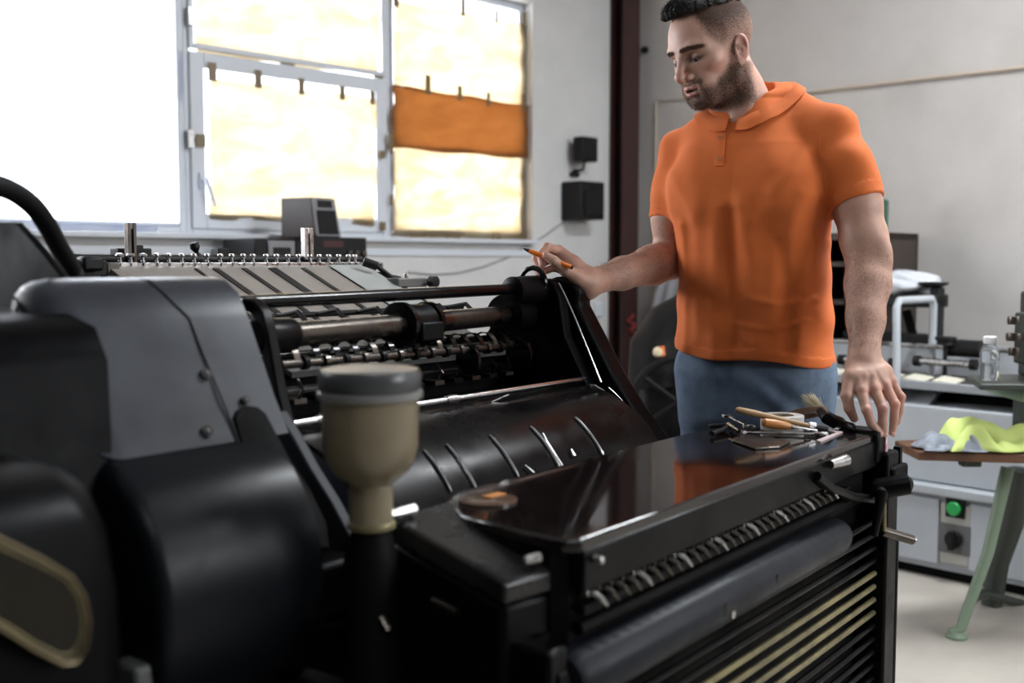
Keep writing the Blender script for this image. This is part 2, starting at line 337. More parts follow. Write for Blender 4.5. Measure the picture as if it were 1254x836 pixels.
mb = MB().add([(xs[0], HY+.03, b0), (xs[1], HY+.03, b0), (xs[1]+sk-.02, HY+.03, b.z), (xs[0]+sk, HY+.03, b.z), (xs[0]-.07, HY+.17, b0), (xs[1]-.07, HY+.17, b0), (xs[1]+sk-.08, HY+.17, b.z), (xs[0]+sk-.05, HY+.17, b.z)],
   [(0, 1, 2, 3), (4, 7, 6, 5), (0, 4, 5, 1), (1, 5, 6, 2), (2, 6, 7, 3), (3, 7, 4, 0)])
part('cabinet', mb, mat('dark_brown_veneer', (.05, .037, .03), .3), t, .003)
def fq(x, z): return (xs[0]+(xs[1]-xs[0])*x+(sk-.01*x)*z, b0+(b.z-b0)*z)
def plate(x0, x1, z0, z1, y, d):
    mb = MB(); q = [fq(x0, z0), fq(x1, z0), fq(x1, z1), fq(x0, z1)]; return mb.prism(q, 'y', y, y-d)
part('front_panel', plate(.02, .98, .02, .98, HY+.03, .008), m_grey, t, .002)
part('grille', plate(.12, .88, .08, .68, HY+.022, .006), m_rubber, t, .002)
part('tweeter_panel', plate(.2, .8, .75, .93, HY+.022, .004), m_dark, t, .002)
# ceiling fluorescent fittings (above and behind the view)
m_tube = emit('fluorescent_tube', (.95, .97, 1), 6)
def fitting(x, y, lab, power=46):
    t = thing('ceiling_light', lab, 'lamp', R, (x, y, CEIL-.12))
    part('housing', MB().box(x-.7, x+.7, y-.10, y+.10, CEIL-.06, CEIL), m_upvc, t, .005)
    for s in (-.05, .05): part('lamp_tube', MB().tube([(x-.66, y+s, CEIL-.085), (x+.66, y+s, CEIL-.085)], .016, 10), m_tube, t)
    l = area('fluorescent_light', R.w((x, y, CEIL-.13)), 1.3, .22, power, (.93, .97, 1), (0, 0, R.rz))
fitting(3.3, .9, 'fluorescent ceiling light over the floor by the folding machine', 62)
fitting(.2, -.6, 'fluorescent ceiling light behind the camera', 8)
fitting(3.5, -1.6, 'fluorescent ceiling light at the far end of the right wall', 24)
# ------------------------------------------------------------------ printing press (local x = along its cylinders, y = away to the feeder)
PB = (1.45, 1.25, 0)
press = thing('printing_press', 'large black cylinder printing press filling the foreground', 'printing press', M, PB)
def pp(name, mb, m, bevel=0, par=None, label=None, ang=35): return part(name, mb, m, par or press, bevel, label, ang)
def arc(cy, cz, r, a0, a1, n): return [(cy+r*math.cos(math.radians(a0+(a1-a0)*i/n)), cz+r*math.sin(math.radians(a0+(a1-a0)*i/n))) for i in range(n+1)]
UF = 1.9; UN = 1.07
# base and bodies
pp('base_frame', MB().box(.35, 2.14, .80, 2.1, 0, .12), m_blackm, .01)
pp('delivery_body', MB().box(1.09, 2.02, .80, 1.06, .10, .70), m_blackm, .01)
pp('cylinder_body', MB().box(UN-.02, UF, 1.18, 1.9, .10, .66), m_blackm, .01)
# far side frame: inner plate, outer casting and the bright edge strip
poly = [(1.62, .10), (1.62, .95), (1.50, 1.10)]+arc(1.385, 1.105, .050, 60, 140, 6)[::1]
poly = [(1.62, .10), (1.66, .90), (1.52, 1.08), (1.44, 1.145)]+arc(1.375, 1.10, .055, 70, 190, 8)+[(1.28, 1.06), (1.225, .95), (1.19, .86), (1.10, .74), (1.06, .60), (1.06, .10)]
def shift(poly, d): return [(a+d, b) for a, b in poly]
pp('inner_side_plate', MB().prism([(1.64, .1), (1.64, .9), (1.50, 1.08), (1.43, 1.135)]+arc(1.392, 1.095, .048, 60, 170, 6)+[(1.33, 1.02), (1.27, .915), (1.18, .87), (1.10, .76), (1.06, .6), (1.06, .1)], 'x', UF, UF+.03), m_black, .004)
po = [(1.62, .1), (1.64, .9), (1.46, 1.10)]+arc(1.37, 1.085, .062, 55, 150, 8)
for px, py in ((724, 372), (745, 412), (768, 458), (795, 500), (828, 545)):
    q = M.at(px, py, x=1.99); po.append((q.y, q.z))
po += [(1.03, .70), (1.03, .10)]
pp('outer_side_casting', MB().prism(po, 'x', UF+.035, 1.99), m_black, .008)
pts = [M.at(px, py, x=UF-.002) for px, py in ((684, 346), (692, 362), (705, 391), (720, 428), (736, 468))]
pp('edge_strip', MB().tube(pts, .0022, 8), m_chrome)
pts = [M.at(px, py, x=UF-.002) for px, py in ((745, 474), (760, 488), (774, 508), (783, 528), (790, 550))]
pp('edge_strip', MB().tube(pts, .0014, 8), m_chrome)
q = M.at(735, 479, x=UF-.004)
m_plate = mat('aluminium_tag', (.62, .62, .62), .4, .3)
def textobj(name, s, size, m, par, loc, rot, ext=.0003, label=None, sx=1):
    cu = bpy.data.curves.new(name, 'FONT'); cu.body = s; cu.size = size; cu.extrude = ext; cu.align_x = 'CENTER'; cu.align_y = 'CENTER'
    tmp = bpy.data.objects.new(name, cu); C.objects.link(tmp); bpy.context.view_layer.update()
    me = bpy.data.meshes.new_from_object(tmp.evaluated_get(bpy.context.evaluated_depsgraph_get())); bpy.data.objects.remove(tmp)
    o = bpy.data.objects.new(name, me); C.objects.link(o); me.materials.clear(); me.materials.append(m); o.parent = par
    r = par
    while r.parent: r = r.parent
    b = r['bx']; o.location = (loc[0]-b[0], loc[1]-b[1], loc[2]-b[2]); o.rotation_euler = rot; o.scale = (sx, 1, 1)
    if label: o['label'] = label
    return o
tg = [M.at(px, py, x=UF-.003) for px, py in ((722, 471), (728, 471), (747, 483), (741, 485))]
mbt = MB().add([(p.x, p.y, p.z) for p in tg]+[(p.x+.003, p.y, p.z) for p in tg], [(0, 1, 2, 3), (7, 6, 5, 4), (0, 4, 5, 1), (1, 5, 6, 2), (2, 6, 7, 3), (3, 7, 4, 0)])
tgo = pp('rating_tag', mbt, m_plate, label='small silver tag')
for f in (.3, .6): 
    a_ = tg[0].lerp(tg[1], f); b_ = tg[3].lerp(tg[2], f); a_, b_ = a_.lerp(b_, .1), a_.lerp(b_, .85)
    part('print_line', MB().tube([(a_.x-.0006, a_.y, a_.z), (b_.x-.0006, b_.y, b_.z)], .0008, 4), m_dark, tgo)
# frame-top hub where rod enters
pp('rod_boss', MB().lathe([(.020, 1.80), (.030, 1.805), (.032, 1.90), (.02, 1.905)], (0, 1.40, 1.118), 'x'), m_black)
pp('hand_ring', MB().tube([(1.885+0*k, 1.405+.034*math.cos(k*PI/8), 1.132+.034*math.sin(k*PI/8)) for k in range(-2, 12)], .006, 8), m_blackg)
# rods and rollers between the frames
pp('guard_rod', MB().tube([(UN-.04, 1.345, 1.1165), (UF, 1.405, 1.122)], .0115, 20), m_blackg)
pp('impression_roller', MB().tube([(UN-.02, 1.31, 1.0635), (UF, 1.432, 1.065)], .0205, 28), m_dsteel)
def rp(u): f = (u-UN)/(UF-UN); return (u, 1.318+.113*f, 1.0635+.0015*f)
def collar(u0, u1, r):
    a_, b_ = Vector(rp(u0)), Vector(rp(u1)); d = b_-a_
    mb = MB().tube([a_, a_+d*.06, b_-d*.06, b_], [r*.9, r, r, r*.9], 28); return mb
pp('roller_collar', collar(1.045, 1.135, .028), m_black)
pp('roller_collar', collar(1.42, 1.435, .042), m_blackg); pp('roller_collar', collar(1.437, 1.505, .037), m_black); pp('roller_collar', collar(1.507, 1.520, .040), m_blackg)
pp('roller_collar', collar(1.80, 1.812, .045), m_blackg); pp('roller_collar', collar(1.815, 1.885, .039), m_black)
# clamp band and lug on the middle collar
a_ = Vector(rp(1.47)); pp('collar_lug', MB().box(a_.x-.03, a_.x+.03, a_.y-.05, a_.y-.02, a_.z-.03, a_.z+.005), m_black, .004)
# gripper shafts with curved grippers
def shaft(u0, v0, z0, u1, v1, z1, r, m): pp('gripper_shaft', MB().tube([(u0, v0, z0), (u1, v1, z1)], r, 14), m)
shaft(1.09, 1.30, 1.020, 1.86, 1.40, .999, .0075, m_dsteel)
shaft(1.09, 1.36, .965, 1.87, 1.45, .950, .010, m_blackg)
shaft(1.09, 1.42, 1.02, 1.87, 1.50, 1.01, .008, m_blackg)
rnd = random.Random(3)
for i in range(15):
    f = (i+.5)/15; u = 1.10+.75*f; v = 1.30+.1*f; z = 1.020-.021*f
    mb = MB(); rows = []
    for j in range(9):
        a_ = math.radians(200-j*24); rows.append([(u-.006, v+.028+.030*math.cos(a_), z+.004+.026*math.sin(a_)), (u+.006, v+.028+.030*math.cos(a_), z+.004+.026*math.sin(a_))])
    mb.sheet(rows, .002); pp('gripper', mb, m_blackg if i % 4 else m_dsteel)
    pp('shaft_ring', MB().lathe([(.009, u+.012), (.0115, u+.013), (.0115, u+.022), (.009, u+.023)], (0, v+.0015, z), 'x', 14), m_dsteel if i % 2 else m_black)
for i in range(11):
    f = (i+.5)/11; u = 1.12+.72*f; v = 1.35+.09*f; z = .965-.015*f
    mb = MB().box(u-.013, u+.013, v-.028, v+.01, z-.014, z-.006); mb.tube([(u, v-.02, z-.01), (u, v-.035, z+.01), (u, v-.02, z+.025)], .003, 6)
    pp('gripper_pad', mb, m_blackm if i % 2 else m_dsteel)
for u, c in ((1.62, 0), (1.79, 1)):
    pp('cam_disc', MB().lathe([(.004, u), (.030, u+.001), (.030, u+.008), (.004, u+.009)], (0, 1.37, .985), 'x'), m_blackg)
pp('back_guard', MB().box(UN, UF, 1.50, 1.51, .70, 1.0), m_blackm)
# bright register rod and front bar
pp('register_rod', MB().tube([(UN, 1.276, .930), (UF, 1.278, .930)], .0055, 14), m_chrome)
for u in (1.14, 1.45): pp('rod_sleeve', MB().lathe([(.006, u), (.0075, u+.002), (.0075, u+.03), (.006, u+.032)], (0, 1.277, .930), 'x', 14), m_steel)
pp('cover_plate', MB().prism([(1.285, .922), (1.50, .90), (1.50, .88), (1.285, .90)], 'x', UN, UF), m_blackg)
# delivery cylinder guard: a long glossy drum
m_drum = mat('glossy_drum_enamel', (.003, .003, .0035), .26, col2=(.006, .005, .005), nscale=5, rvar=.08, spec=.11)
dc = (1.285, .695); dr = .222
pp('delivery_drum', MB().prism(arc(dc[0], dc[1], dr, 88, 262, 40)+[(1.30, .47), (1.30, .91)], 'x', UN+.005, UF-.003), m_drum, ang=30)
def onDrum(u, a_, k=.003): return (u, dc[0]+(dr+k)*math.cos(math.radians(a_)), dc[1]+(dr+k)*math.sin(math.radians(a_)))
def drum_hit(px, py):                       # where the sight line meets the drum
    d = ray(px, py); m = (d[0]*M.x[0]+d[1]*M.x[1], d[0]*M.y[0]+d[1]*M.y[1], d[2])
    a_ = m[1]**2+m[2]**2; b_ = 2*(m[1]*(-dc[0])+m[2]*(CAM_H-dc[1])); c_ = dc[0]**2+(CAM_H-dc[1])**2-dr**2
    D = b_*b_-4*a_*c_
    if D < 0: return None
    t = (-b_-math.sqrt(D))/(2*a_); return Vector((m[0]*t, m[1]*t, CAM_H+m[2]*t))
for (x0, y0, x1, y1) in ((518, 552, 539, 606), (546, 545, 567, 605), (599, 534, 619, 590), (649, 523, 669, 580), (704, 512, 722, 565)):
    h = drum_hit(x0, y0); g = drum_hit(x1, y1)
    if not h or not g: print('nohit', x0); continue
    a0 = math.degrees(math.atan2(h.z-dc[1], h.y-dc[0])); a1 = math.degrees(math.atan2(g.z-dc[1], g.y-dc[0])); print('rib', round(h.x, 2), round(g.x, 2), a0, a1)
    um = h.x
    pp('drum_rib', MB().tube([onDrum(um, a0+(a1-a0)*k/10, .002) for k in range(11)], [.002]+[.0035]*9+[.002], 8), m_chrome)
for (x0, y0, x1, y1) in ((662, 532, 686, 573), (641, 571, 655, 584), (697, 551, 701, 560)):
    h = drum_hit(x0, y0); g = drum_hit(x1, y1)
    if h and g: pp('drum_blade', MB().tube([(h.x, h.y-.004, h.z+.003), (g.x, g.y-.004, g.z+.003)], [.001, .0035], 6), m_chrome)
# stray bright clips above the drum
for (x0, y0, x1, y1) in ((602, 492, 623, 483), (573, 518, 583, 513)):
    a_ = M.at(x0, y0, y=1.262); b_ = M.at(x1, y1, y=1.262); pp('wire_clip', MB().tube([a_, b_], .0012, 6), m_steel)
# dished end visible left of the drum
pp('drum_end', MB().lathe([(.0, 1.06), (.19, 1.062), (.215, 1.075), (.215, 1.085)], (0, dc[0], dc[1]), 'x', 40), mat('blue_grey_enamel', (.03, .034, .042), .3))
# table: glossy slab with a thick frame
m_table = mat('polished_black_plate', (.008, .005, .005), .09, rvar=.05, nscale=3, spec=.6)
corner = [(1.075, .726), (2.10, .724), (2.115, .74), (2.115, .90), (1.90, 1.02)]+[(1.20, 1.03), (1.135, 1.0), (1.085, .93), (1.06, .80), (1.06, .742)]
pp('table_top', MB().prism(corner, 'z', .822, .84), m_table, .004)
pp('table_rail', MB().box(1.075, 2.115, .722, .742, .772, .826), m_black, .004)
pp('table_underside', MB().prism([(a_, b_+.02) for a_, b_ in corner], 'z', .70, .822), m_blackm)
# row of small spring fingers beneath the rail
for i in range(30):
    f = i/29; u = 1.10+.80*f; z = .763
    mb = MB().tube([(u, .730, z+.006), (u+.004, .716, z-.002), (u+.012, .712, z-.012)], [.0045, .004, .0025], 6)
    mb.lathe([(.006, u-.006), (.007, u), (.006, u+.006)], (0, .735, z+.004), 'x', 8)
    pp('spring_finger', mb, m_dsteel if i % 4 else m_steel)
pp('finger_rail', MB().box(1.08, 1.98, .724, .74, .742, .755), m_blackm, .002)
pp('knurled_rod', MB().tube([(1.08, .735, .725), (2.0, .735, .725)], .009, 12), m_blackm)
q = M.at(728, 684, y=.72); pp('bolt', MB().lathe([(.0, q.y-.014), (.005, q.y-.012), (.006, q.y)], (q.x, 0, q.z), 'y', 12), m_steel)
q = M.at(1027, 562, y=.72); pp('latch', MB().tube([(q.x-.05, .716, q.z-.002), (q.x, .706, q.z)], [.008, .011], 12), m_steel)
# wide blue-black roller
m_blue = mat('blue_black_rubber', (.016, .019, .027), .42, col2=(.008, .009, .012), nscale=9, nmix=.7, rvar=.1, spec=.2)
rl = pp('delivery_roller', MB().tube([(1.05, .735, .668), (1.06, .735, .668), (1.92, .735, .668), (1.945, .735, .668)], [.030, .036, .036, .030], 36), m_blue)
pp('roller_pin', MB().tube([(.99, .735, .668), (1.06, .735, .668)], .014, 14), m_dsteel)
for px, py in ((898, 706), (893, 716), (919, 697), (975, 684)):
    q = M.at(px, py, y=.700)
part('hole', MB().lathe([(.0, .698), (.011, .6985), (.011, .703)], (1.42, 0, .668), 'y', 14), m_dark, rl)
part('hole', MB().lathe([(.0, .698), (.008, .6985), (.008, .703)], (1.60, 0, .672), 'y', 14), m_dark, rl)
part('hole', MB().lathe([(.0, .698), (.006, .6985), (.006, .703)], (1.44, 0, .655), 'y', 14), m_steel, rl)
pp('roller_bracket', MB().box(1.0, 1.04, .72, .80, .60, .72), m_black, .006)
# slat rods
m_brass = mat('tarnished_yellow_rod', (.30, .26, .13), .4, .5, col2=(.16, .14, .08), nscale=14)
zs_ = [M.at(1070, py, y=.724).z for py in (637.5, 653.8, 669.5, 685, 701.3, 717, 732.7, 748.3, 764, 780, 795, 810.5)]
dz = (zs_[0]-zs_[-1])/11
for i in range(22):
    z = zs_[0]-dz*i
    if z < .07: break
    pp('slat_rod', MB().tube([(1.03, .722, z), (2.118, .722, z)], .0055, 10), m_brass if i in (4, 5, 6, 7) else m_black, label='tarnished yellow rod' if i in (4, 5, 6, 7) else None)
pp('rod_support', MB().box(1.015, 1.035, .716, .80, .06, .69), m_blackm, .003)
pp('roller_backing', MB().box(1.03, 2.12, .762, .80, .06, .72), m_blackm)
pp('curved_bracket', MB().tube([M.at(1000, 583, y=.716), M.at(1018, 598, y=.716), M.at(1046, 609, y=.716), M.at(1075, 612, y=.716)], .009, 8), m_black)
# corner upright with levers
pp('corner_post', MB().box(2.122, 2.185, .700, .770, 0, .80), m_black, .006)
pp('corner_post_rib', MB().box(2.185, 2.205, .70, .75, .30, .62), m_black, .008)
pp('corner_block', MB().box(2.10, 2.165, .715, .80, .78, .845), m_black, .008)
q = M.at(1100, 572, y=.70); pp('clamp_block', MB().box(2.13, 2.215, .69, .75, q.z-.03, q.z+.006), m_blackm, .006)
pp('stop_pin', MB().box(2.19, 2.205, .70, .715, q.z, q.z+.04), m_black, .002)
q = M.at(1078, 545, y=.712); pp('sticker', MB().box(2.138, 2.152, .7125, .7155, q.z-.022, q.z+.022), mat('red_white_sticker', (.55, .05, .07), .3, col2=(.75, .7, .75), nscale=45, nmix=.6), label='red and white sticker')
a_ = M.at(1108, 592, y=.66); b_ = M.at(1082, 597, y=.70)
pp('lever_knob', MB().tube([(b_.x-.03, .71, b_.z+.002), (b_.x-.028, .70, b_.z+.002), (a_.x+.0, .655, a_.z), (a_.x+.004, .652, a_.z)], [.016, .021, .021, .013], 20), m_black)
k0 = M.at(1076, 604, y=.69); k1 = M.at(1078, 655, y=.69)
pp('lever_arm', MB().tube([(b_.x-.02, .70, b_.z), (k0.x, .685, k0.z), (k0.x, .688, k0.z-.03), (k1.x-.005, .70, k1.z)], [.013, .012, .009, .007], 12), m_black)
h0 = M.at(1080, 650, y=.70); h1 = M.at(1117, 661, y=.66)
pp('handle_rod', MB().tube([h0, h1], .010, 14), m_dsteel); pp('handle_tip', MB().tube([h1, h1+(h1-h0)*.06], .0085, 14), m_steel)
pp('tall_spring', MB().tube([M.at(1083, 615, y=.69), M.at(1083, 650, y=.69)], .004, 8), m_brass)
pp('foot_pedal', MB().box(1.98, 2.19, .60, .70, .10, .16), m_black, .01)
# slanted front box with chamfered lid
bx = [(1.005, .985, .842), (1.135, .995, .842), (1.105, .755, .802), (.985, .775, .800)]
mb = MB().add(bx+[(p[0], p[1], 0.0) for p in bx], [(0, 1, 2, 3), (7, 6, 5, 4), (0, 4, 5, 1), (1, 5, 6, 2), (2, 6, 7, 3), (3, 7, 4, 0)])
bx0 = [(p[0], p[1], p[2]-.03) for p in bx]
ctr = (1.057, .877)
def sc(p, k, dz_=0): return (ctr[0]+(p[0]-ctr[0])*k, ctr[1]+(p[1]-ctr[1])*k, p[2]+dz_)
pp('side_box', MB().loft([[sc(p, .97, -.8 if False else 0)[:2]+(0.0,) for p in bx], [sc(p, .97, -.032) for p in bx]]), m_black, .008)
m_lid = mat('worn_charcoal_lid', (.012, .0115, .012), .28, col2=(.022, .02, .019), nscale=14, rvar=.1, spec=.35)
pp('side_box_lid', MB().loft([[sc(p, 1.0, -.03) for p in bx], [sc(p, 1.0, -.006) for p in bx], [sc(p, .95, 0) for p in bx]]), m_lid, .004, label='worn charcoal lid')
q = M.at(648, 684, y=.765); pp('lid_catch', MB().tube([(q.x-.008, .765, q.z), (q.x+.010, .757, q.z+.001)], [.005, .006], 10), m_steel)
q = M.at(548, 742, x=.98); pp('bolt_bar', MB().tube([(.975, q.y+.02, q.z+.004), (.975, q.y-.02, q.z-.003)], .006, 10), m_dsteel)
q = M.at(430, 762, x=.95); pp('grab_rail', MB().tube([M.at(380, 775, x=.95), M.at(440, 764, x=.95), M.at(466, 752, x=.95), M.at(476, 772, x=.95)], .007, 10), m_dsteel)
# powder / oil cup on its post
cu = (.962, .975); cz = .838
cup = pp('oil_cup', MB().lathe([(.0, cz), (.0275, cz), (.0285, cz+.05), (.027, cz+.058), (.034, cz+.064), (.048, cz+.075), (.057, cz+.09), (.061, cz+.108), (.062, cz+.17), (.0, cz+.17)], (cu[0], cu[1], 0), 'z', 40),
   mat('amber_filled_glass', (.18, .14, .085), .30, col2=(.27, .23, .15), nscale=5, nmix=1, coat=.4), label='cloudy amber cup')
part('rim', MB().lathe([(.062, cz+.168), (.067, cz+.17), (.067, cz+.178), (.062, cz+.18)], (cu[0], cu[1], 0), 'z', 40), mat('grey_rim', (.2, .2, .19), .3), cup)
part('lid', MB().lathe([(.063, cz+.179), (.0655, cz+.183), (.0655, cz+.200), (.062, cz+.206), (.045, cz+.209), (.0, cz+.210)], (cu[0], cu[1], 0), 'z', 40), mat('grey_rubber_lid', (.065, .067, .07), .3), cup, label='grey lid')
part('neck_ring', MB().lathe([(.028, cz+.0), (.031, cz+.002), (.031, cz+.008), (.028, cz+.01)], (cu[0], cu[1], 0), 'z', 32), m_brass, cup)
pp('cup_post', MB().lathe([(.036, .0), (.036, .80), (.03, .815), (.026, cz-.001)], (cu[0], cu[1], 0), 'z', 24), m_blackm)
pp('cup_valve', MB().tube([(cu[0]+.02, cu[1], cz+.012), (cu[0]+.075, cu[1]-.005, cz+.012)], [.006, .008], 10), m_steel)
# near frame: thin curved guard beside the roller ends
def band(pix, u, wd, th, m, name='near_guard'):
    rows = []
    for (px, py) in pix:
        q = M.at(px, py, x=u); rows.append(q)
    poly = []
    for i, q in enumerate(rows):
        d = (rows[min(i+1, len(rows)-1)]-rows[max(i-1, 0)]); n = Vector((0, -d.z, d.y)).normalized()
        poly.append((q+n*wd/2, q-n*wd/2))
    P1 = [(p.y, p.z) for p, _ in poly]; P2 = [(p.y, p.z) for _, p in reversed(poly)]
    return pp(name, MB().prism(P1+P2, 'x', u, u+th), m, .003)
band([(296, 372), (306, 374), (316, 386), (322, 410), (327, 440), (334, 480), (344, 522)], 1.05, .022, .02, m_black)
band([(330, 515), (350, 548), (370, 585), (395, 625), (420, 672)], 1.02, .045, .02, mat('grey_blue_guard', (.018, .020, .026), .5, spec=.2), 'curved_guard')
pp('near_side_plate', MB().prism([(1.60, .1), (1.60, 1.10), (1.40, 1.11), (1.345, 1.06), (1.29, .90), (1.16, .74), (1.10, .6), (1.10, .1)], 'x', 1.035, 1.05), m_blackm)
for py in (588, 603): q = M.at(333, py, x=1.02); pp('screw', MB().tube([q, q+Vector((0, -.012, 0))], .0035, 8), m_brass)
q = M.at(405, 690, x=.98); pp('lever_boss', MB().tube([M.at(345, 655, x=.98), M.at(392, 668, x=.98)], .014, 12), m_blackm)
pp('bracket_block', MB().box(.93, 1.02, 1.05, 1.14, .70, .78), m_black, .01)
# near side gear casing: sloping face, sheen coloured in, over a rolled drum guard
def rrings(prof, u0, u1, r=.03, n=5):       # casing swept along u with rounded left shoulder
    rings = []
    for k in range(n+1):
        a_ = PI/2*k/n; u = u0+r*(1-math.sin(a_)); s = r*(1-math.cos(a_)); rings.insert(0, (u, s))
    out = []
    rings = [(u0, r)]+[(u0+r*(1-math.cos(PI/2*k/n)), r*(1-math.sin(PI/2*k/n))) for k in range(1, n+1)]+[(u1, 0)]
    m = len(prof)
    N = []
    for i in range(m):
        a_ = Vector(prof[i-1]); b_ = Vector(prof[(i+1) % m]); d = (b_-a_).normalized(); N.append(Vector((d.y, -d.x)))
    cy = sum(p[0] for p in prof)/m; cz_ = sum(p[1] for p in prof)/m
    sgn = 1 if sum(N[i].dot(Vector((prof[i][0]-cy, prof[i][1]-cz_))) for i in range(m)) > 0 else -1
    for u, s in rings: out.append([(u, prof[i][0]-sgn*N[i].x*s, prof[i][1]-sgn*N[i].y*s) for i in range(m)])
    return out
prof = [(1.37, 1.10), (1.365, 1.145), (1.35, 1.156), (1.33, 1.158), (1.30, 1.152), (1.272, 1.135), (1.25, 1.10), (1.225, 1.05), (1.195, .99), (1.165, .94), (1.35, .90), (1.37, .95)]
pp('gear_casing', MB().loft(rrings(prof, .685, .99, .05)), m_case, ang=50, label='worn casing face, blue-grey sheen in its colour')
prof2 = [(1.60, .955), (1.30, .955), (1.20, .95), (1.15, .935), (1.105, .905), (1.07, .86), (1.052, .81), (1.047, .76), (1.055, .70), (1.08, .64), (1.12, .59), (1.2, .54), (1.6, .5)]
pp('drum_casing', MB().loft(rrings(prof2, .70, .945, .02)), mat('dark_drum_casing', (.005, .006, .008), .36, rvar=.07, nscale=6, spec=.17), ang=60)
# seam strip and screws on the casing
sm = []
for (y_, z_) in ((1.36, 1.159), (1.30, 1.153), (1.272, 1.136), (1.25, 1.101), (1.225, 1.051), (1.195, .991), (1.17, .945)): sm.append((y_, z_))
def caseface(px, py):
    d = ray(px, py); m_ = (d[0]*M.x[0]+d[1]*M.x[1], d[0]*M.y[0]+d[1]*M.y[1], d[2])
    a_ = Vector((1.25, 1.10)); b_ = Vector((1.165, .94)); n = Vector((-(b_-a_).y, (b_-a_).x)); t = (a_-Vector((0, CAM_H))).dot(n)/Vector((m_[1], m_[2])).dot(n)
    return Vector((m_[0]*t, m_[1]*t, CAM_H+m_[2]*t))
sm = [(.86, 1.35, 1.158), (.862, 1.30, 1.153), (.866, 1.272, 1.136)]+[tuple(caseface(px, py)+Vector((0, -.0008, .0005))) for px, py in ((232, 390), (247, 430), (262, 466), (280, 510), (296, 556))]
pp('casing_seam', MB().tube(sm, .0016, 6), m_dark)
for px, py, r in ((252, 458, .008), (253, 528, .008), (300, 490, .006)):
    q = caseface(px, py); nrm = Vector((0, -.88, .47)); pp('screw_hole', MB().tube([q-nrm*.004, q+nrm*.003], r, 14), m_dark)
    
    pp('screw', MB().tube([q, q+nrm*.005], r*.4, 10), m_dsteel)
# recess beside the casing: its shade drawn as a raised black plate
rp_ = [caseface(px, py) for px, py in ((286, 512), (290, 502), (300, 497), (314, 499), (324, 507), (336, 530), (352, 560), (378, 600), (398, 640), (402, 672), (360, 672), (335, 632), (312, 585), (294, 545))]
nrm = Vector((0, -.88, .47)); nn = len(rp_)
pp('recess_shade', MB().add([p+nrm*.004 for p in rp_]+[p-nrm*.02 for p in rp_], [tuple(range(nn)), tuple(reversed(range(nn, 2*nn)))]+[(k, (k+1) % nn, nn+(k+1) % nn, nn+k) for k in range(nn)]), m_blackm, .002)
for (x0, y0, x1, y1) in ((322, 590, 337, 590), (331, 606, 344, 602)):
    pp('recess_pin', MB().tube([caseface(x0, y0)+nrm*.008, caseface(x1, y1)+nrm*.008], .0025, 8), m_steel)
# far left: pump housing, guard hood, upright plate
prof3 = [(1.9, 1.02), (1.62, 1.116), (1.40, 1.118), (1.26, 1.115), (1.20, 1.10), (1.175, 1.06), (1.16, .55), (1.9, .55)]
pp('pump_housing', MB().loft(rrings(prof3, .10, .72, .03)), m_hous, ang=50)
prof4 = [(1.3, .985), (.98, .99), (.93, .975), (.90, .94), (.885, .88), (.88, .80), (.88, .12), (1.3, .12)]
pp('guard_hood', MB().loft([[(.20, a, b) for a, b in prof4], [(.52, a, b) for a, b in prof4], [(.55, a+.01*(a < 1.2), b-.01*(b > .6)) for a, b in prof4], [(.565, a+.035*(a < 1.2), b-.035*(b > .6)) for a, b in prof4]]), m_hous, ang=50)
pp('lower_side_panel', MB().box(.40, .99, .93, 1.6, .05, .62), m_blackm, .02)
# brass name plate on the near lower panel
NV = .868
PX = ((-60, 628), (0, 660), (50, 684), (86, 706), (102, 730), (108, 762), (104, 792), (92, 810), (76, 812), (40, 794), (0, 768), (-60, 735))
outl = [M.at(px, py, y=NV) for px, py in PX]
np_ = pp('name_plate', MB().prism([(p.x, p.z) for p in outl], 'y', NV, NV+.010), mat('dull_bronze', (.016, .013, .008), .45, .2, rvar=.1, spec=.2), .002, label='rounded bronze plate')
part('plate_rim', MB().tube([Vector((p.x, NV-.002, p.z)) for p in outl], .0017, 8), mat('bright_brass', (.22, .18, .11), .35, 1), np_, label='bright brass rim')
cpt = sum((Vector((p.x, p.z)) for p in outl), Vector((0, 0)))/len(outl)
part('inner_rim', MB().tube([Vector((cpt.x+(p.x-cpt.x)*.88, NV-.001, cpt.y+(p.z-cpt.y)*.86)) for p in outl], .0012, 6), m_brass, np_)
q = M.at(185, 812, x=.72); pp('cast_lug', MB().box(.68, .73, q.y-.03, q.y+.02, q.z-.02, q.z+.012), mat('grey_cast_lug', (.10, .10, .10), .4), .006)
# upright black plate at far left
a_ = [M.at(px, py, x=.80) for px, py in ((-40, 272), (19, 272), (50, 306), (82, 346), (60, 372), (50, 392), (-40, 392))]
pp('upright_plate', MB().prism([(p.y, p.z) for p in a_], 'x', .80, .812), m_blackm, .003)
# flexible hose
hp_ = [M.at(px, py, x=u) for px, py, u in ((-60, 222, .62), (-25, 224, .68), (0, 228, .72), (22, 238, .76), (42, 254, .80), (58, 276, .84), (72, 302, .88), (86, 325, .92), (92, 338, .94))]
def smooth(pts, n):
    out = []
    for i in range(len(pts)-1):
        p0 = pts[max(i-1, 0)]; p1 = pts[i]; p2 = pts[i+1]; p3 = pts[min(i+2, len(pts)-1)]
        for k in range(n):
            t = k/n; out.append(.5*((2*p1)+(p2-p0)*t+(2*p0-5*p1+4*p2-p3)*t*t+(3*p1-p0-3*p2+p3)*t*t*t))
    return out+[pts[-1]]
hs = smooth(hp_, 16)
pp('corrugated_hose', MB().tube(hs, [.0125+.0022*(i % 2) for i in range(len(hs))], 14), m_rubber, ang=80)
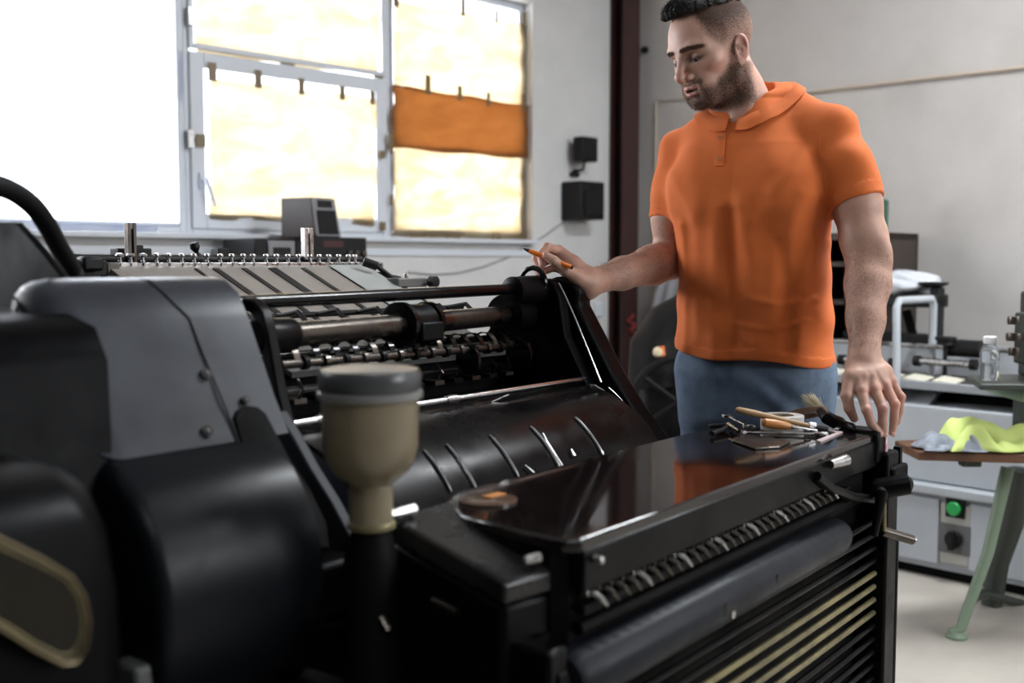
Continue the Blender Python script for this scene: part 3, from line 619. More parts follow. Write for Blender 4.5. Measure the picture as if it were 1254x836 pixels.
# ---- feeder: sloping board with tapes, valve row, posts
FV = 1.905; FZ = 1.178
def bd(u, t): return (u, FV-.30*t, FZ-.006-.132*t)       # a point on the board, t from the top edge down
ug0, ug1 = 1.17, 1.86
m_board = mat('worn_plywood_board', (.30, .265, .235), .42, col2=(.22, .195, .175), nscale=8, nmix=1)
fb = pp('feed_board', MB().add([bd(ug0, 0), bd(ug1, 0), bd(ug1, 1), bd(ug0, 1)]+[(p[0], p[1], p[2]-.012) for p in (bd(ug0, 0), bd(ug1, 0), bd(ug1, 1), bd(ug0, 1))],
   [(0, 1, 2, 3), (7, 6, 5, 4), (0, 4, 5, 1), (1, 5, 6, 2), (2, 6, 7, 3), (3, 7, 4, 0)]), m_board, .001, label='worn pale feed board')
def strip(u, wd, t0, t1, lift, m, name, sk=0.02):
    a_ = [Vector(bd(u-wd/2, t0)), Vector(bd(u+wd/2, t0)), Vector(bd(u+wd/2+sk*0, t1)), Vector(bd(u-wd/2+sk*0, t1))]
    n = Vector((0, -.4, .9)).normalized()
    mb = MB().add([p+n*lift for p in a_]+[p+n*.0002 for p in a_], [(0, 1, 2, 3), (7, 6, 5, 4), (0, 4, 5, 1), (1, 5, 6, 2), (2, 6, 7, 3), (3, 7, 4, 0)])
    return part(name, mb, m, fb)
def bu(px, py):                              # where a sight line meets the board
    d = ray(px, py); m_ = (d[0]*M.x[0]+d[1]*M.x[1], d[0]*M.y[0]+d[1]*M.y[1], d[2])
    n = Vector((.132, -.30)); t = (Vector((FV, FZ-.006))-Vector((0, CAM_H))).dot(n)/Vector((m_[1], m_[2])).dot(n)
    return m_[0]*t
for px, py, wd in ((300, 355, .016), (332, 352, .014), (362, 348, .024), (396, 345, .014), (432, 343, .022), (268, 350, .008), (420, 331, .016)):
    u = bu(px, py); print('strip', round(u, 3)); strip(u, wd, .06, 1, .002, m_dark, 'board_slot')
m_pale = mat('pale_blue_sheet', (.36, .38, .37), .4)
u0 = bu(410, 330); strip(1.80, .12, .02, 1.0, .003, m_pale, 'metal_plate')
# lower continuation of the board seen between rods
fl2 = MB().add([(1.25, 1.60, 1.035), (1.86, 1.60, 1.035), (1.86, 1.46, .985), (1.25, 1.46, .985)]+[(p[0], p[1], p[2]-.01) for p in ((1.25, 1.60, 1.035), (1.86, 1.60, 1.035), (1.86, 1.46, .985), (1.25, 1.46, .985))],
   [(0, 1, 2, 3), (7, 6, 5, 4), (0, 4, 5, 1), (1, 5, 6, 2), (2, 6, 7, 3), (3, 7, 4, 0)])
pp('feed_tongue', fl2, mat('dull_metal_tongue', (.14, .145, .14), .4), label='dull metal tongue')
for u in (1.22, 1.34, 1.44, 1.55, 1.66, 1.74, 1.83):
    pp('sheet_wheel', MB().lathe([(.004, u-.008), (.017, u-.007), (.017, u+.007), (.004, u+.008)], (0, 1.52, 1.055), 'x', 18), m_rubber)
    pp('wheel_arm', MB().tube([(u+.012, 1.52, 1.055), (u+.012, 1.56, 1.085), (u+.012, 1.62, 1.075)], .005, 8), m_dark)
pp('wheel_shaft', MB().tube([(1.1, 1.62, 1.075), (1.9, 1.62, 1.075)], .006, 10), m_dark)
# valve row along the top edge
pp('valve_rail', MB().box(1.15, 1.86, FV+.0, FV+.02, FZ-.012, FZ+.0), m_steel, .002)
pp('suction_bar', MB().tube([(1.10, FV+.05, FZ+.006), (1.90, FV+.05, FZ+.006)], .010, 14), m_dark)
vpx = [147, 160, 175, 192, 207, 223, 238, 254, 270, 284, 298, 310, 326, 339, 353, 366, 380, 391, 403, 415, 427, 435]
for px in vpx:
    u = M.at(px, 320, y=FV+.01).x
    big = px < 180
    mb = MB().lathe([(.0045, FZ-.002), (.0045, FZ+.003), (.003, FZ+.004), (.003, FZ+.009), (.0085 if big else .006, FZ+.0105), (.009 if big else .0065, FZ+.014), (.006, FZ+.018), (0, FZ+.019)], (u, FV+.01, 0), 'z', 12)
    pp('valve_knob', mb, m_chrome)
    pp('valve_block', MB().box(u-.007, u+.007, FV-.004, FV+.002, FZ-.010, FZ+.0), m_steel, .001)
def box_px(name, x0, x1, y0, y1, v, d, m, bevel=.002):
    a_ = M.at(x0, y1, y=v); b_ = M.at(x1, y0, y=v); return pp(name, MB().box(a_.x, b_.x, v, v+d, a_.z, b_.z), m, bevel)
# two upright slotted posts
for (x0, x1, y0, y1) in ((158, 167, 273, 322), (374, 384, 279, 318)):
    a_ = M.at(x0, y1, y=FV+.03); b_ = M.at(x1, y0, y=FV+.03); w_ = b_.x-a_.x
    mb = MB().box(a_.x, a_.x+w_*.38, FV+.03, FV+.045, a_.z, b_.z); mb.box(b_.x-w_*.38, b_.x, FV+.03, FV+.045, a_.z, b_.z-.0); mb.box(a_.x, b_.x, FV+.035, FV+.04, a_.z, b_.z-.012)
    pp('slotted_post', mb, m_dsteel if x0 < 200 else m_steel, .001)
box_px('clamp', 145, 158, 304, 316, FV+.06, .03, m_dark); box_px('clamp', 168, 186, 304, 322, FV+.06, .03, m_dark); box_px('clamp', 268, 281, 304, 318, FV+.05, .03, m_dark); box_px('clamp', 168, 176, 300, 310, FV+.06, .02, m_dark)
a_, b_, c_ = (M.at(px, py, y=FV+.05) for px, py in ((237, 297), (241, 309), (247, 320)))
pp('adjusting_lever', MB().tube([a_, a_.lerp(b_, .5), b_, c_], [.009, .011, .004, .012], 12), m_dark)
box_px('drive_block', 84, 132, 318, 345, 1.88, .08, m_dark, .004); box_px('drive_knob', 103, 128, 314, 332, 1.86, .03, m_dark, .006); box_px('drive_rail', 60, 100, 317, 321, 1.95, .01, m_dark)
box_px('drive_fitting', 132, 146, 322, 340, 1.89, .02, m_dsteel); box_px('drive_fitting', 92, 100, 311, 318, 1.90, .02, m_dark)
for (x0, y0, x1, y1, r) in ((445, 320, 462, 326, .011), (462, 326, 480, 340, .006), (468, 338, 490, 342, .008)):
    pp('side_guide', MB().tube([M.at(x0, y0, y=1.86), M.at(x1, y1, y=1.84)], r, 12), m_dark)
box_px('guide_block', 488, 524, 340, 352, 1.78, .04, mat('grey_guide_block', (.12, .12, .115), .4), .003)
q = M.at(531, 345, y=1.76); pp('guide_wheel', MB().lathe([(.006, 1.75), (.014, 1.752), (.014, 1.77), (.006, 1.772)], (q.x, 0, q.z), 'y', 20), m_dark)
q = M.at(505, 338, y=1.78); pp('guide_screw', MB().lathe([(.004, q.z-.01), (.004, q.z), (.007, q.z+.001), (.006, q.z+.006)], (q.x, 1.8, 0), 'z', 12), m_steel)
pp('feeder_body', MB().box(1.16, 1.87, 1.75, 2.45, .12, 1.02), m_blackm, .01)
pp('feeder_side', MB().prism([(1.50, .1), (2.45, .1), (2.45, 1.0), (1.98, 1.15), (1.86, 1.155), (1.6, 1.03), (1.5, .9)], 'x', 1.14, 1.165), m_blackm, .003)
pp('feeder_side', MB().prism([(1.50, .1), (2.45, .1), (2.45, 1.0), (1.98, 1.15), (1.86, 1.155), (1.6, 1.03), (1.5, .9)], 'x', 1.865, 1.89), m_blackm, .003)
# ------------------------------------------------------------------ implicit surfaces for the figure
def smin(a, b, k): h = np.clip(.5+.5*(b-a)/k, 0, 1); return b*(1-h)+a*h-k*h*(1-h)
def smax(a, b, k): return -smin(-a, -b, k)
def cone(P, a, b, r0, r1, sq=None):
    a = np.asarray(a, float); b = np.asarray(b, float); d = b-a; q = P-a
    t = np.clip((q@d)/(d@d), 0, 1); e = q-t[:, None]*d
    if sq is not None:                       # flattened along a direction: sq=(dir, factor)
        n = np.asarray(sq[0], float); n = n/np.linalg.norm(n); e = e+np.outer(e@n, n)*(sq[1]-1)
    return np.sqrt((e*e).sum(1))-(r0+(r1-r0)*t)
def path(P, pts, rs, k=.01, sq=None):
    d = None
    for i in range(len(pts)-1):
        c = cone(P, pts[i], pts[i+1], rs[i], rs[i+1], sq); d = c if d is None else smin(d, c, k)
    return d
def ell(P, c, r, Rm=None):
    q = P-np.asarray(c, float)
    if Rm is not None: q = q@Rm
    r = np.asarray(r, float); k0 = np.sqrt(((q/r)**2).sum(1)); k1 = np.sqrt(((q/(r*r))**2).sum(1))+1e-9
    return k0*(k0-1)/k1
def nets(fn, lo, hi, h):
    lo = np.asarray(lo, float); hi = np.asarray(hi, float); Bk = 6; nb = np.ceil((hi-lo)/(h*Bk)).astype(int); n = nb*Bk+1
    g = np.stack(np.meshgrid(*[np.arange(k) for k in nb], indexing='ij'), -1).reshape(-1, 3)
    cc = lo+(g+.5)*h*Bk; dc_ = fn(cc); keep = np.abs(dc_) < h*Bk*1.5+.004
    V = np.full(tuple(n), 1.0, np.float32); sg = np.where(dc_ < 0, -1., 1.)
    big = np.repeat(np.repeat(np.repeat(sg.reshape(tuple(nb)), Bk, 0), Bk, 1), Bk, 2); V[:-1, :-1, :-1] = big
    loc = np.stack(np.meshgrid(*[np.arange(Bk+1)]*3, indexing='ij'), -1).reshape(-1, 3)
    gi = g[keep]; idx = (gi[:, None, :]*Bk+loc[None]).reshape(-1, 3)
    lin = np.unique(np.ravel_multi_index(idx.T, tuple(n))); idx = np.stack(np.unravel_index(lin, tuple(n)), -1)
    vals = np.concatenate([fn(lo+c*h) for c in np.array_split(idx, max(1, len(idx)//200000))]); V.ravel()[lin] = vals
    S = V < 0; m = n-1; cnt = np.zeros(tuple(m), np.int8); offs = [(i, j, k) for i in (0, 1) for j in (0, 1) for k in (0, 1)]
    def sl(A_, o): return A_[o[0]:o[0]+m[0], o[1]:o[1]+m[1], o[2]:o[2]+m[2]]
    for o in offs: cnt += sl(S, o)
    ci = np.argwhere((cnt > 0) & (cnt < 8)); acc = np.zeros((len(ci), 3)); w_ = np.zeros(len(ci))
    for a_ in offs:
        for ax in range(3):
            if a_[ax] == 0:
                b_ = list(a_); b_[ax] = 1
                va = V[tuple((ci+a_).T)]; vb = V[tuple((ci+b_).T)]; x = (va < 0) != (vb < 0)
                t = np.where(x, va/np.where(x, va-vb, 1), 0); p = np.array(a_, float)[None]+t[:, None]*(np.array(b_)-np.array(a_))[None]
                acc[x] += p[x]; w_[x] += 1
    vt = lo+(ci+acc/w_[:, None])*h
    im = np.full(tuple(m), -1, np.int64); im[tuple(ci.T)] = np.arange(len(ci)); F = []
    for ax in range(3):
        s0 = [slice(0, k) for k in n]; s1 = [slice(0, k) for k in n]; s0[ax] = slice(0, n[ax]-1); s1[ax] = slice(1, n[ax])
        A_ = S[tuple(s0)]; B_ = S[tuple(s1)]; e = np.argwhere(A_ != B_); u, v = [(1, 2), (2, 0), (0, 1)][ax]
        e = e[(e[:, u] > 0) & (e[:, v] > 0) & (e[:, u] < m[u]) & (e[:, v] < m[v])]
        def nb_(du, dv): q = e.copy(); q[:, u] -= du; q[:, v] -= dv; return im[tuple(q.T)]
        quad = np.stack([nb_(1, 1), nb_(0, 1), nb_(0, 0), nb_(1, 0)], 1); neg = ~A_[tuple(e.T)]
        quad[neg] = quad[neg][:, ::-1]; F.append(quad[(quad >= 0).all(1)])
    return vt, np.concatenate(F)
def np_mesh(name, chunks, off, cols=None):
    vs_, fs_, b_ = [], [], 0
    for v, f in chunks: vs_.append(v); fs_.append(f+b_); b_ += len(v)
    v = np.concatenate(vs_)-np.asarray(off); f = np.concatenate(fs_); me = bpy.data.meshes.new(name)
    me.vertices.add(len(v)); me.vertices.foreach_set('co', v.astype(np.float32).ravel())
    me.loops.add(f.size); me.loops.foreach_set('vertex_index', f.astype(np.int32).ravel())
    me.polygons.add(len(f)); me.polygons.foreach_set('loop_start', np.arange(0, f.size, 4, dtype=np.int32)); me.polygons.foreach_set('use_smooth', np.ones(len(f), bool))
    me.update(calc_edges=True); me.validate()
    if cols is not None:
        c = me.color_attributes.new('tint', 'FLOAT_COLOR', 'POINT'); c.data.foreach_set('color', np.concatenate(cols).astype(np.float32).ravel())
    return me
def np_part(name, chunks, m, par, cols=None, label=None):
    q = par
    while q.parent: q = q.parent
    o = bpy.data.objects.new(name, np_mesh(name, chunks, q['bx'], cols)); C.objects.link(o); o.data.materials.append(m); o.parent = par
    if label: o['label'] = label
    return o
def V3(v): return np.array(v, float)
def G(x, s): return np.exp(-(x/s)**2)
# ------------------------------------------------------------------ the man
SK = (.52, .30, .225)
def tintmat(name, rough, sub=0, bump=.0, bscale=200, coarse=0):
    m = mat(name, (1, 1, 1), rough, bump=bump, bscale=bscale); nt = m.node_tree; b = nt.nodes['Principled BSDF']
    at = nt.nodes.new('ShaderNodeAttribute'); at.attribute_name = 'tint'
    tc = nt.nodes.new('ShaderNodeTexCoord'); n = nt.nodes.new('ShaderNodeTexNoise'); n.inputs['Scale'].default_value = 420; n.inputs['Detail'].default_value = 3
    nt.links.new(tc.outputs['Object'], n.inputs['Vector'])
    # alpha carries hair density: short hairs mixed over the skin colour
    s = nt.nodes.new('ShaderNodeMath'); s.operation = 'ADD'; nt.links.new(at.outputs['Alpha'], s.inputs[0]); nt.links.new(n.outputs['Fac'], s.inputs[1])
    r = nt.nodes.new('ShaderNodeMapRange'); r.inputs[1].default_value = .62; r.inputs[2].default_value = 1.25; nt.links.new(s.outputs[0], r.inputs[0])
    r.inputs[4].default_value = .93
    n2 = nt.nodes.new('ShaderNodeTexNoise'); n2.inputs['Scale'].default_value = 28; n2.inputs['Detail'].default_value = 5; nt.links.new(tc.outputs['Object'], n2.inputs['Vector'])
    r2 = nt.nodes.new('ShaderNodeMapRange'); r2.inputs[1].default_value = .3; r2.inputs[2].default_value = .7; r2.inputs[3].default_value = .88; r2.inputs[4].default_value = 1.10; nt.links.new(n2.outputs['Fac'], r2.inputs[0])
    mu = nt.nodes.new('ShaderNodeVectorMath'); mu.operation = 'SCALE'; nt.links.new(at.outputs['Color'], mu.inputs[0]); nt.links.new(r2.outputs[0], mu.inputs['Scale'])
    mx = nt.nodes.new('ShaderNodeMix'); mx.data_type = 'RGBA'; mx.inputs[7].default_value = (.024, .015, .011, 1)
    rr_ = nt.nodes.new('ShaderNodeMapRange'); rr_.inputs[3].default_value = rough; rr_.inputs[4].default_value = .95; nt.links.new(at.outputs['Alpha'], rr_.inputs[0]); nt.links.new(rr_.outputs[0], b.inputs['Roughness'])
    rs_ = nt.nodes.new('ShaderNodeMapRange'); rs_.inputs[3].default_value = .5; rs_.inputs[4].default_value = .05; nt.links.new(at.outputs['Alpha'], rs_.inputs[0]); nt.links.new(rs_.outputs[0], b.inputs['Specular IOR Level'])
    nt.links.new(r.outputs[0], mx.inputs[0]); nt.links.new(mu.outputs[0], mx.inputs[6]); nt.links.new(mx.outputs[2], b.inputs['Base Color'])
    if sub: b.inputs['Subsurface Weight'].default_value = sub; b.inputs['Subsurface Radius'].default_value = (.012, .004, .002); b.inputs['Subsurface Scale'].default_value = .6
    return m
m_skin = tintmat('skin', .46, .12, .12, 260)
# head frame: x = his left, y = forward, z = up
HD = 2.47; hc = V3(PD(873, 64, HD))
def axes(yaw, pitch, roll=0):                # yaw: from facing the camera towards the left of the picture
    f = V3((-math.sin(yaw)*math.cos(pitch), -math.cos(yaw)*math.cos(pitch), -math.sin(pitch)))
    l = V3((math.cos(yaw), -math.sin(yaw), 0)); u = np.cross(f, l)
    c, s = math.cos(roll), math.sin(roll); l, u = l*c+u*s, u*c-l*s
    return np.stack([l, f, u], 1)            # columns: world vectors of the local axes
HR = axes(math.radians(58), math.radians(21), math.radians(3))
def hw(p): return hc+HR@V3(p)
neckA = hw((0, -.025, -.045)); neckB = V3(PD(915, 150, 2.50)); neckB2 = V3(PD(918, 185, 2.48))
def head_sdf(P):
    q = (P-hc)@HR; x = np.abs(q[:, 0]); S = np.stack([x, q[:, 1], q[:, 2]], 1)
    d = ell(S, (0, -.018, .043), (.076, .098, .083))
    d = smin(d, ell(S, (0, .034, .020), (.064, .066, .088)), .03)
    d = smin(d, ell(S, (0, .035, -.045), (.052, .052, .062)), .025)
    d = smin(d, path(S, [(.061, -.002, -.028), (.054, .012, -.070), (.022, .066, -.092), (0, .076, -.094)], [.016, .017, .016, .018], .01), .018)
    d = smin(d, ell(S, (.046, .052, -.016), (.020, .022, .016)), .018)            # cheekbone
    d = smin(d, ell(S, (.026, .070, -.062), (.020, .022, .028)), .015)            # muzzle
    d = smin(d, path(S, [(.012, .092, .026), (.036, .083, .030), (.052, .062, .022)], [.008, .009, .007], .008), .010)   # brow
    d = smax(d, -ell(S, (.032, .094, .006), (.020, .015, .0115)), .010)            # socket
    d = smin(d, ell(S, (.031, .0735, .005), (.0155, .0140, .0120)), .003)           # lid over the eyeball
    d = smax(d, -ell(S, (.033, .0900, -.0005), (.013, .005, .0018)), .0018)          # lid slit
    d = smin(d, path(S, [(0, .091, .022), (0, .102, -.002), (0, .115, -.026), (0, .112, -.034)], [.0075, .0075, .0105, .0085], .006), .009)   # nose
    d = smin(d, ell(S, (.013, .099, -.032), (.0075, .011, .0075)), .005)           # nostril wing
    d = smax(d, -ell(S, (.0075, .104, -.041), (.0035, .005, .004)), .002)
    d = smin(d, path(S, [(0, .1005, -.055), (.012, .096, -.056), (.024, .084, -.062)], [.0052, .0046, .0028], .004), .004)   # lips
    d = smin(d, path(S, [(0, .0965, -.071), (.012, .092, -.070), (.023, .083, -.064)], [.0058, .005, .003], .004), .004)
    d = smax(d, -ell(S, (0, .098, -.0630), (.017, .014, .0034)), .002)             # parted mouth
    d = smax(d, -ell(S, (0, .094, -.0805), (.02, .007, .004)), .008)
    d = smin(d, ell(S, (0, .081, -.091), (.016, .015, .012)), .012)               # chin
    d = smax(d, -ell(S, (.078, .055, .035), (.012, .03, .03)), .015)               # temple
    # ear
    er = V3((math.cos(.35), math.sin(.35), 0)); c_, s_ = math.cos(.25), math.sin(.25)
    E = S-V3((.077, -.010, -.013)); e = np.stack([E[:, 0]*.94-E[:, 1]*-.34, E[:, 0]*-.34+E[:, 1]*.94, E[:, 2]], 1); e = np.stack([e[:, 0], e[:, 1]*c_+e[:, 2]*s_, -e[:, 1]*s_+e[:, 2]*c_], 1)
    ear = ell(e, (0, 0, .004), (.0075, .0185, .031)); ear = smax(ear, -ell(e, (.006, .002, .004), (.0065, .0125, .023)), .003)
    ear = smin(ear, ell(e, (.001, -.002, -.006), (.005, .010, .013)), .004); ear = smax(ear, -ell(e, (.008, .004, -.001), (.006, .006, .009)), .002)
    ear = smin(ear, ell(e, (.0, .004, -.027), (.0055, .008, .008)), .006); ear = smin(ear, ell(e, (.002, .014, -.004), (.004, .004, .007)), .004)
    d = smin(d, ear, .004)
    nk = path(P, [neckA, (neckA+neckB)/2, neckB, neckB2], [.058, .059, .066, .085], .03)
    d = smin(d, nk, .022)
    st = path(P, [hw((.056, -.03, -.05)), V3(PD(914, 130, 2.435)), V3(PD(896, 155, 2.44))], [.014, .013, .011]); d = smin(d, st, .02)
    return d
def head_cols(v):
    q = (v-hc)@HR; x = np.abs(q[:, 0]); y = q[:, 1]; z = q[:, 2]; n = len(v)
    col = np.tile(V3(SK), (n, 1)); al = np.zeros(n)
    def blend(c, w_): nonlocal col; w_ = np.clip(w_, 0, 1)[:, None]; col = col*(1-w_)+V3(c)*w_
    def sig(t): return 1/(1+np.exp(-np.clip(t, -30, 30)))
    red = G(x-.05, .02)*G(z+.02, .02)*(y > .03)+G(x, .013)*G(z+.028, .014)*(y > .09); blend((.58, .27, .2), red*.5)
    blend((.52, .22, .18), ((x > .079) & (z > -.05) & (z < .03) & (y < .02))*.55)
    lip = (y > .078)*(x < .024)*(G(z+.057, .0042)+G(z+.0705, .0050)); blend((.36, .15, .13), lip*.85)
    blend((.07, .02, .02), (y > .07)*(x < .02)*G(z+.063, .0022)*1.1)
    # beard: jaw, cheeks, chin, moustache
    line = -.030-.030*np.clip((y-.015)/.05, 0, 1)          # upper edge of the cheek beard
    bd_ = sig((line-z)/.005)*sig((z+.128+.35*np.clip(.03-y, 0, .1))/.006)*sig((y+.022)/.006)*(q[:, 2] < .0)
    side = sig((y+.012)/.004)*sig((.016-y)/.005)*sig((.02-z)/.01)*sig((z+.06)/.01)*(x > .05); bd_ = np.maximum(bd_, side*.9)
    mo = (y > .07)*G(z+.0475, .0065)*sig((.034-x)/.004)+(y > .055)*G(x-.031, .007)*sig((-.045-z)/.004)*(z > -.09)
    bd_ = np.maximum(bd_, np.clip(mo, 0, 1)*.9)*(1-np.clip(lip*1.2, 0, 1))*(1-((x > .0765)*(z < .022)*(z > -.05)*(y < .016)*(y > -.04))); al = np.maximum(al, .655*bd_)
    # shaved sides fading up to dark top
    hl = sig((z-.010-.75*np.clip(y-.030, 0, .1)*1.0)/.005)*sig((.062-y)/.004)
    hl = np.maximum(hl, sig((-.018-y)/.006)*sig((z+.045)/.012)); ear = (x > .0765)*(z < .022)*(z > -.05)*(y < .016)*(y > -.04)
    hl = hl*(1-ear); al = np.maximum(al, hl*(.50+.36*np.clip((z-.03)/.05, 0, 1)))
    nb = sig((-.03-y)/.01)*sig((-.04-z)/.01)*sig((z+.09)/.012); al = np.maximum(al, nb*.2)
    brow = G(z-.0265+.25*np.clip(x-.034, 0, .03)-.04*x, .0048)*sig((x-.010)/.002)*sig((.056-x)/.002)*(y > .05); al = np.maximum(al, brow*1.5)
    blend((.022, .014, .012), np.clip(G(z-.0005-0.12*np.abs(x-.032), .0046)*G(x-.033, .015)*(y > .055)*2.0, 0, 1))
    blend((.20, .10, .08), G(z-.006, .013)*G(x-.030, .022)*(y > .05)*.65)  # shade under the brow, darkened into the lid colour
    return np.concatenate([col, al[:, None]], 1)
# arms and hands ------------------------------------------------
shL = V3(PD(1038, 172, 2.37)); elL = V3(PD(1064, 322, 2.32)); wrL = V3(PD(1058, 442, 2.20))
shR = V3(PD(835, 190, 2.58)); elR = V3(PD(822, 318, 2.60)); wrR = V3(PD(722, 346, 2.385))
sJL = V3(PD(1016, 162, 2.40)); sJR = V3(PD(834, 184, 2.60)); cuffL = V3(PD(1049, 250, 2.345)); cuffR = V3(PD(822, 269, 2.59))
def fing(P, pts, rs): return path(P, pts, rs, .003)
Lf = {  # left hand, spread on the table corner
 'i': [(1055, 478, 2.145), (1061, 502, 2.118), (1067, 518, 2.118), (1077, 530, 2.118)],
 'm': [(1071, 476, 2.145), (1081, 500, 2.118), (1081, 517, 2.118), (1083, 531, 2.122)],
 'r': [(1084, 472, 2.155), (1096, 495, 2.135), (1095, 513, 2.137), (1093, 530, 2.140)],
 'l': [(1091, 466, 2.175), (1103, 486, 2.165), (1102, 502, 2.168), (1099, 517, 2.170)],
 't': [(1042, 462, 2.170), (1037, 484, 2.150), (1040, 500, 2.150), (1046, 512, 2.155)]}
LfR = {'i': (.0115, .0098, .0088, .0072), 'm': (.0115, .0100, .0090, .0075), 'r': (.011, .0095, .0085, .0070), 'l': (.0095, .0083, .0076, .0064), 't': (.0155, .0125, .0108, .0085)}
Lp = {k: [V3(PD(*p)) for p in v] for k, v in Lf.items()}
def armL(P):
    ad = (elL-shL); fd = (wrL-elL)
    d = path(P, [sJL, cuffL, cuffL*.4+elL*.6, elL], [.046, .0505, .0475, .044], .02)
    d = smin(d, path(P, [elL, elL+fd*.22, elL+fd*.6, wrL], [.043, .045, .036, .029], .02), .02)
    d = smin(d, cone(P, elL+fd*.05+V3((-.008, -.01, 0)), elL+fd*.5+V3((-.012, -.008, 0)), .03, .026), .02)
    d = smin(d, ell(P, elL+V3((.018, -.03, .02)), (.018, .016, .03)), .02)
    # wrist and palm
    palm0 = wrL; kn = [Lp[k][0] for k in 'imrl']
    d = smin(d, path(P, [wrL-fd*.08, wrL, wrL+V3((.0, -.012, -.02))], [.030, .029, .029], .01, sq=((.2, 1, .2), 1.25)), .012)
    for i, k in enumerate(kn):
        s_ = wrL+V3(((i-1.2)*.013, 0, -.01)); d = smin(d, path(P, [s_, (s_+k)/2+V3((0, -.004, .003)), k], [.020, .0165, .0128 if i < 3 else .0115], .010), .012)
    d = smin(d, path(P, [wrL+V3((-.012, 0, -.015)), Lp['t'][0]], [.019, .017], .01), .014)
    for k in 'imrl':
        d = smin(d, fing(P, Lp[k], LfR[k]), .0035)
        for j in (0, 1): d = smin(d, ell(P, Lp[k][j]+V3((0, -.0035, .001)), (.0085, .0075, .0085) if j else (.0095, .009, .010)), .004)
    d = smin(d, fing(P, Lp['t'], LfR['t']), .005)
    for i in range(3):                       # tendons and a vein
        d = smin(d, path(P, [wrL+V3(((i-1)*.010, -.026, -.005)), (wrL+kn[i])/2+V3((0, -.020, 0)), kn[i]+V3((0, -.009, 0))], [.003, .003, .003]), .006)
    return d
Rp = {  # right hand: thumb and first finger pinch the pen, the rest rest on the frame
 'i': [(684, 307, 2.395), (670, 303, 2.365), (662, 312, 2.335), (664, 325, 2.322)],
 'm': [(689, 318, 2.410), (670, 309, 2.395), (656, 317, 2.380), (660, 330, 2.365)],
 'r': [(692, 328, 2.420), (674, 317, 2.415), (657, 326, 2.402), (661, 338, 2.388)],
 'l': [(696, 336, 2.425), (680, 327, 2.425), (664, 333, 2.415), (666, 341, 2.400)],
 't': [(706, 338, 2.350), (692, 330, 2.325), (678, 319, 2.312), (669, 313, 2.312)]}
RfR = {'i': (.0115, .0098, .0088, .0072), 'm': (.0115, .0100, .0090, .0078), 'r': (.011, .0095, .0088, .0074), 'l': (.0098, .0088, .008, .0068), 't': (.0155, .0125, .0108, .0088)}
Rp = {k: [V3(PD(*p)) for p in v] for k, v in Rp.items()}
def armR(P):
    ad = elR-shR; fd = wrR-elR
    d = path(P, [sJR, cuffR, elR], [.042, .0445, .043], .02)
    d = smin(d, path(P, [elR, elR+fd*.25, elR+fd*.62, wrR], [.044, .045, .035, .0275], .02), .02)
    kn = [Rp[k][0] for k in 'imrl']; 
    d = smin(d, path(P, [wrR-fd*.06, wrR, wrR*.8+Rp['r'][0]*.2], [.028, .0275, .027], .01), .012)
    for i, k in enumerate(kn):
        s_ = wrR+V3((-.004, .0, .012-.010*i)); d = smin(d, path(P, [s_, (s_+k)/2, k], [.0195, .018, .0135], .010), .014)
    d = smin(d, path(P, [wrR+V3((-.006, -.012, -.004)), Rp['t'][0]], [.020, .017], .01), .014)
    for k in 'imrl':
        d = smin(d, fing(P, Rp[k], RfR[k]), .003)
        for j in (0, 1): d = smin(d, ell(P, Rp[k][j], (.0105, .0105, .0105)), .004)
    d = smin(d, fing(P, Rp['t'], RfR['t']), .004)
    return d
def skin_cols(hair, nails):
    def f(v):
        n = len(v); col = np.tile(V3(SK), (n, 1)); al = np.zeros(n)
        for a_, b_, r_, amt in hair:
            d = b_-a_; t = np.clip(((v-a_)@d)/(d@d), -.2, 1.2); al = np.maximum(al, amt*np.clip(np.minimum((t+.15)/.2, (1.05-t)/.2), 0, 1))
        for p, r_, c_, amt in nails: w_ = (G(np.linalg.norm(v-p, axis=1), r_)*amt)[:, None]; col = col*(1-w_)+V3(c_)*w_
        return np.concatenate([col, al[:, None]], 1)
    return f
RED = (.60, .26, .21)
nL = [(Lp[k][j]+V3((0, -.008, 0)), .012, RED, .55) for k in 'imrl' for j in (0, 1)]+[(Lp[k][3]+V3((0, -.004, -.003)), .011, (.66, .33, .27), .6) for k in 'imrlt']
nR = [(Rp[k][j], .013, RED, .5) for k in 'imrl' for j in (0, 1, 2)]+[(Rp[k][3], .011, (.66, .33, .27), .6) for k in 'imrlt']+[((wrR+Rp['l'][0])/2, .03, RED, .4)]
colL = skin_cols([(elL, wrL, 0, .22)], nL); colR = skin_cols([(elR, wrR, 0, .20)], nR)
# torso frame
hipC = V3(PD(924, 470, 2.50)); cheC = V3(PD(921, 215, 2.50)); TY = math.radians(30)
tl = V3((math.cos(TY), -math.sin(TY), 0)); tf = V3((-math.sin(TY), -math.cos(TY), 0))
pel = V3((hipC[0], hipC[1], .92))
ankL = V3((pel[0]+.10, pel[1]+.12, .08)); ankR = V3((pel[0]-.12, pel[1]+.10, .08))
kneL = (pel+ankL)/2+V3((.03, -.01, .02)); kneR = (pel+ankR)/2+V3((-.03, -.01, .02))
def tors(P, a, b, k=1):
    t = np.clip((P[:, 2]-hipC[2])/(cheC[2]-hipC[2]), -.5, 1.5); c = hipC+np.outer(t, cheC-hipC); q = P-c
    return np.stack([q@tl, q@tf, P[:, 2]], 1)
def prof_d(q, zs_, as_, bs_, fo):
    a = np.interp(q[:, 2], zs_, as_); b = np.interp(q[:, 2], zs_, bs_); y = q[:, 1]-np.interp(q[:, 2], zs_, fo); x = q[:, 0]
    e = 2.4; r = (np.abs(x/a)**e+np.abs(y/b)**e)**(1/e); return (r-1)*np.minimum(a, b)*.9
zH = V3(PD(924, 436, 2.50))[2]
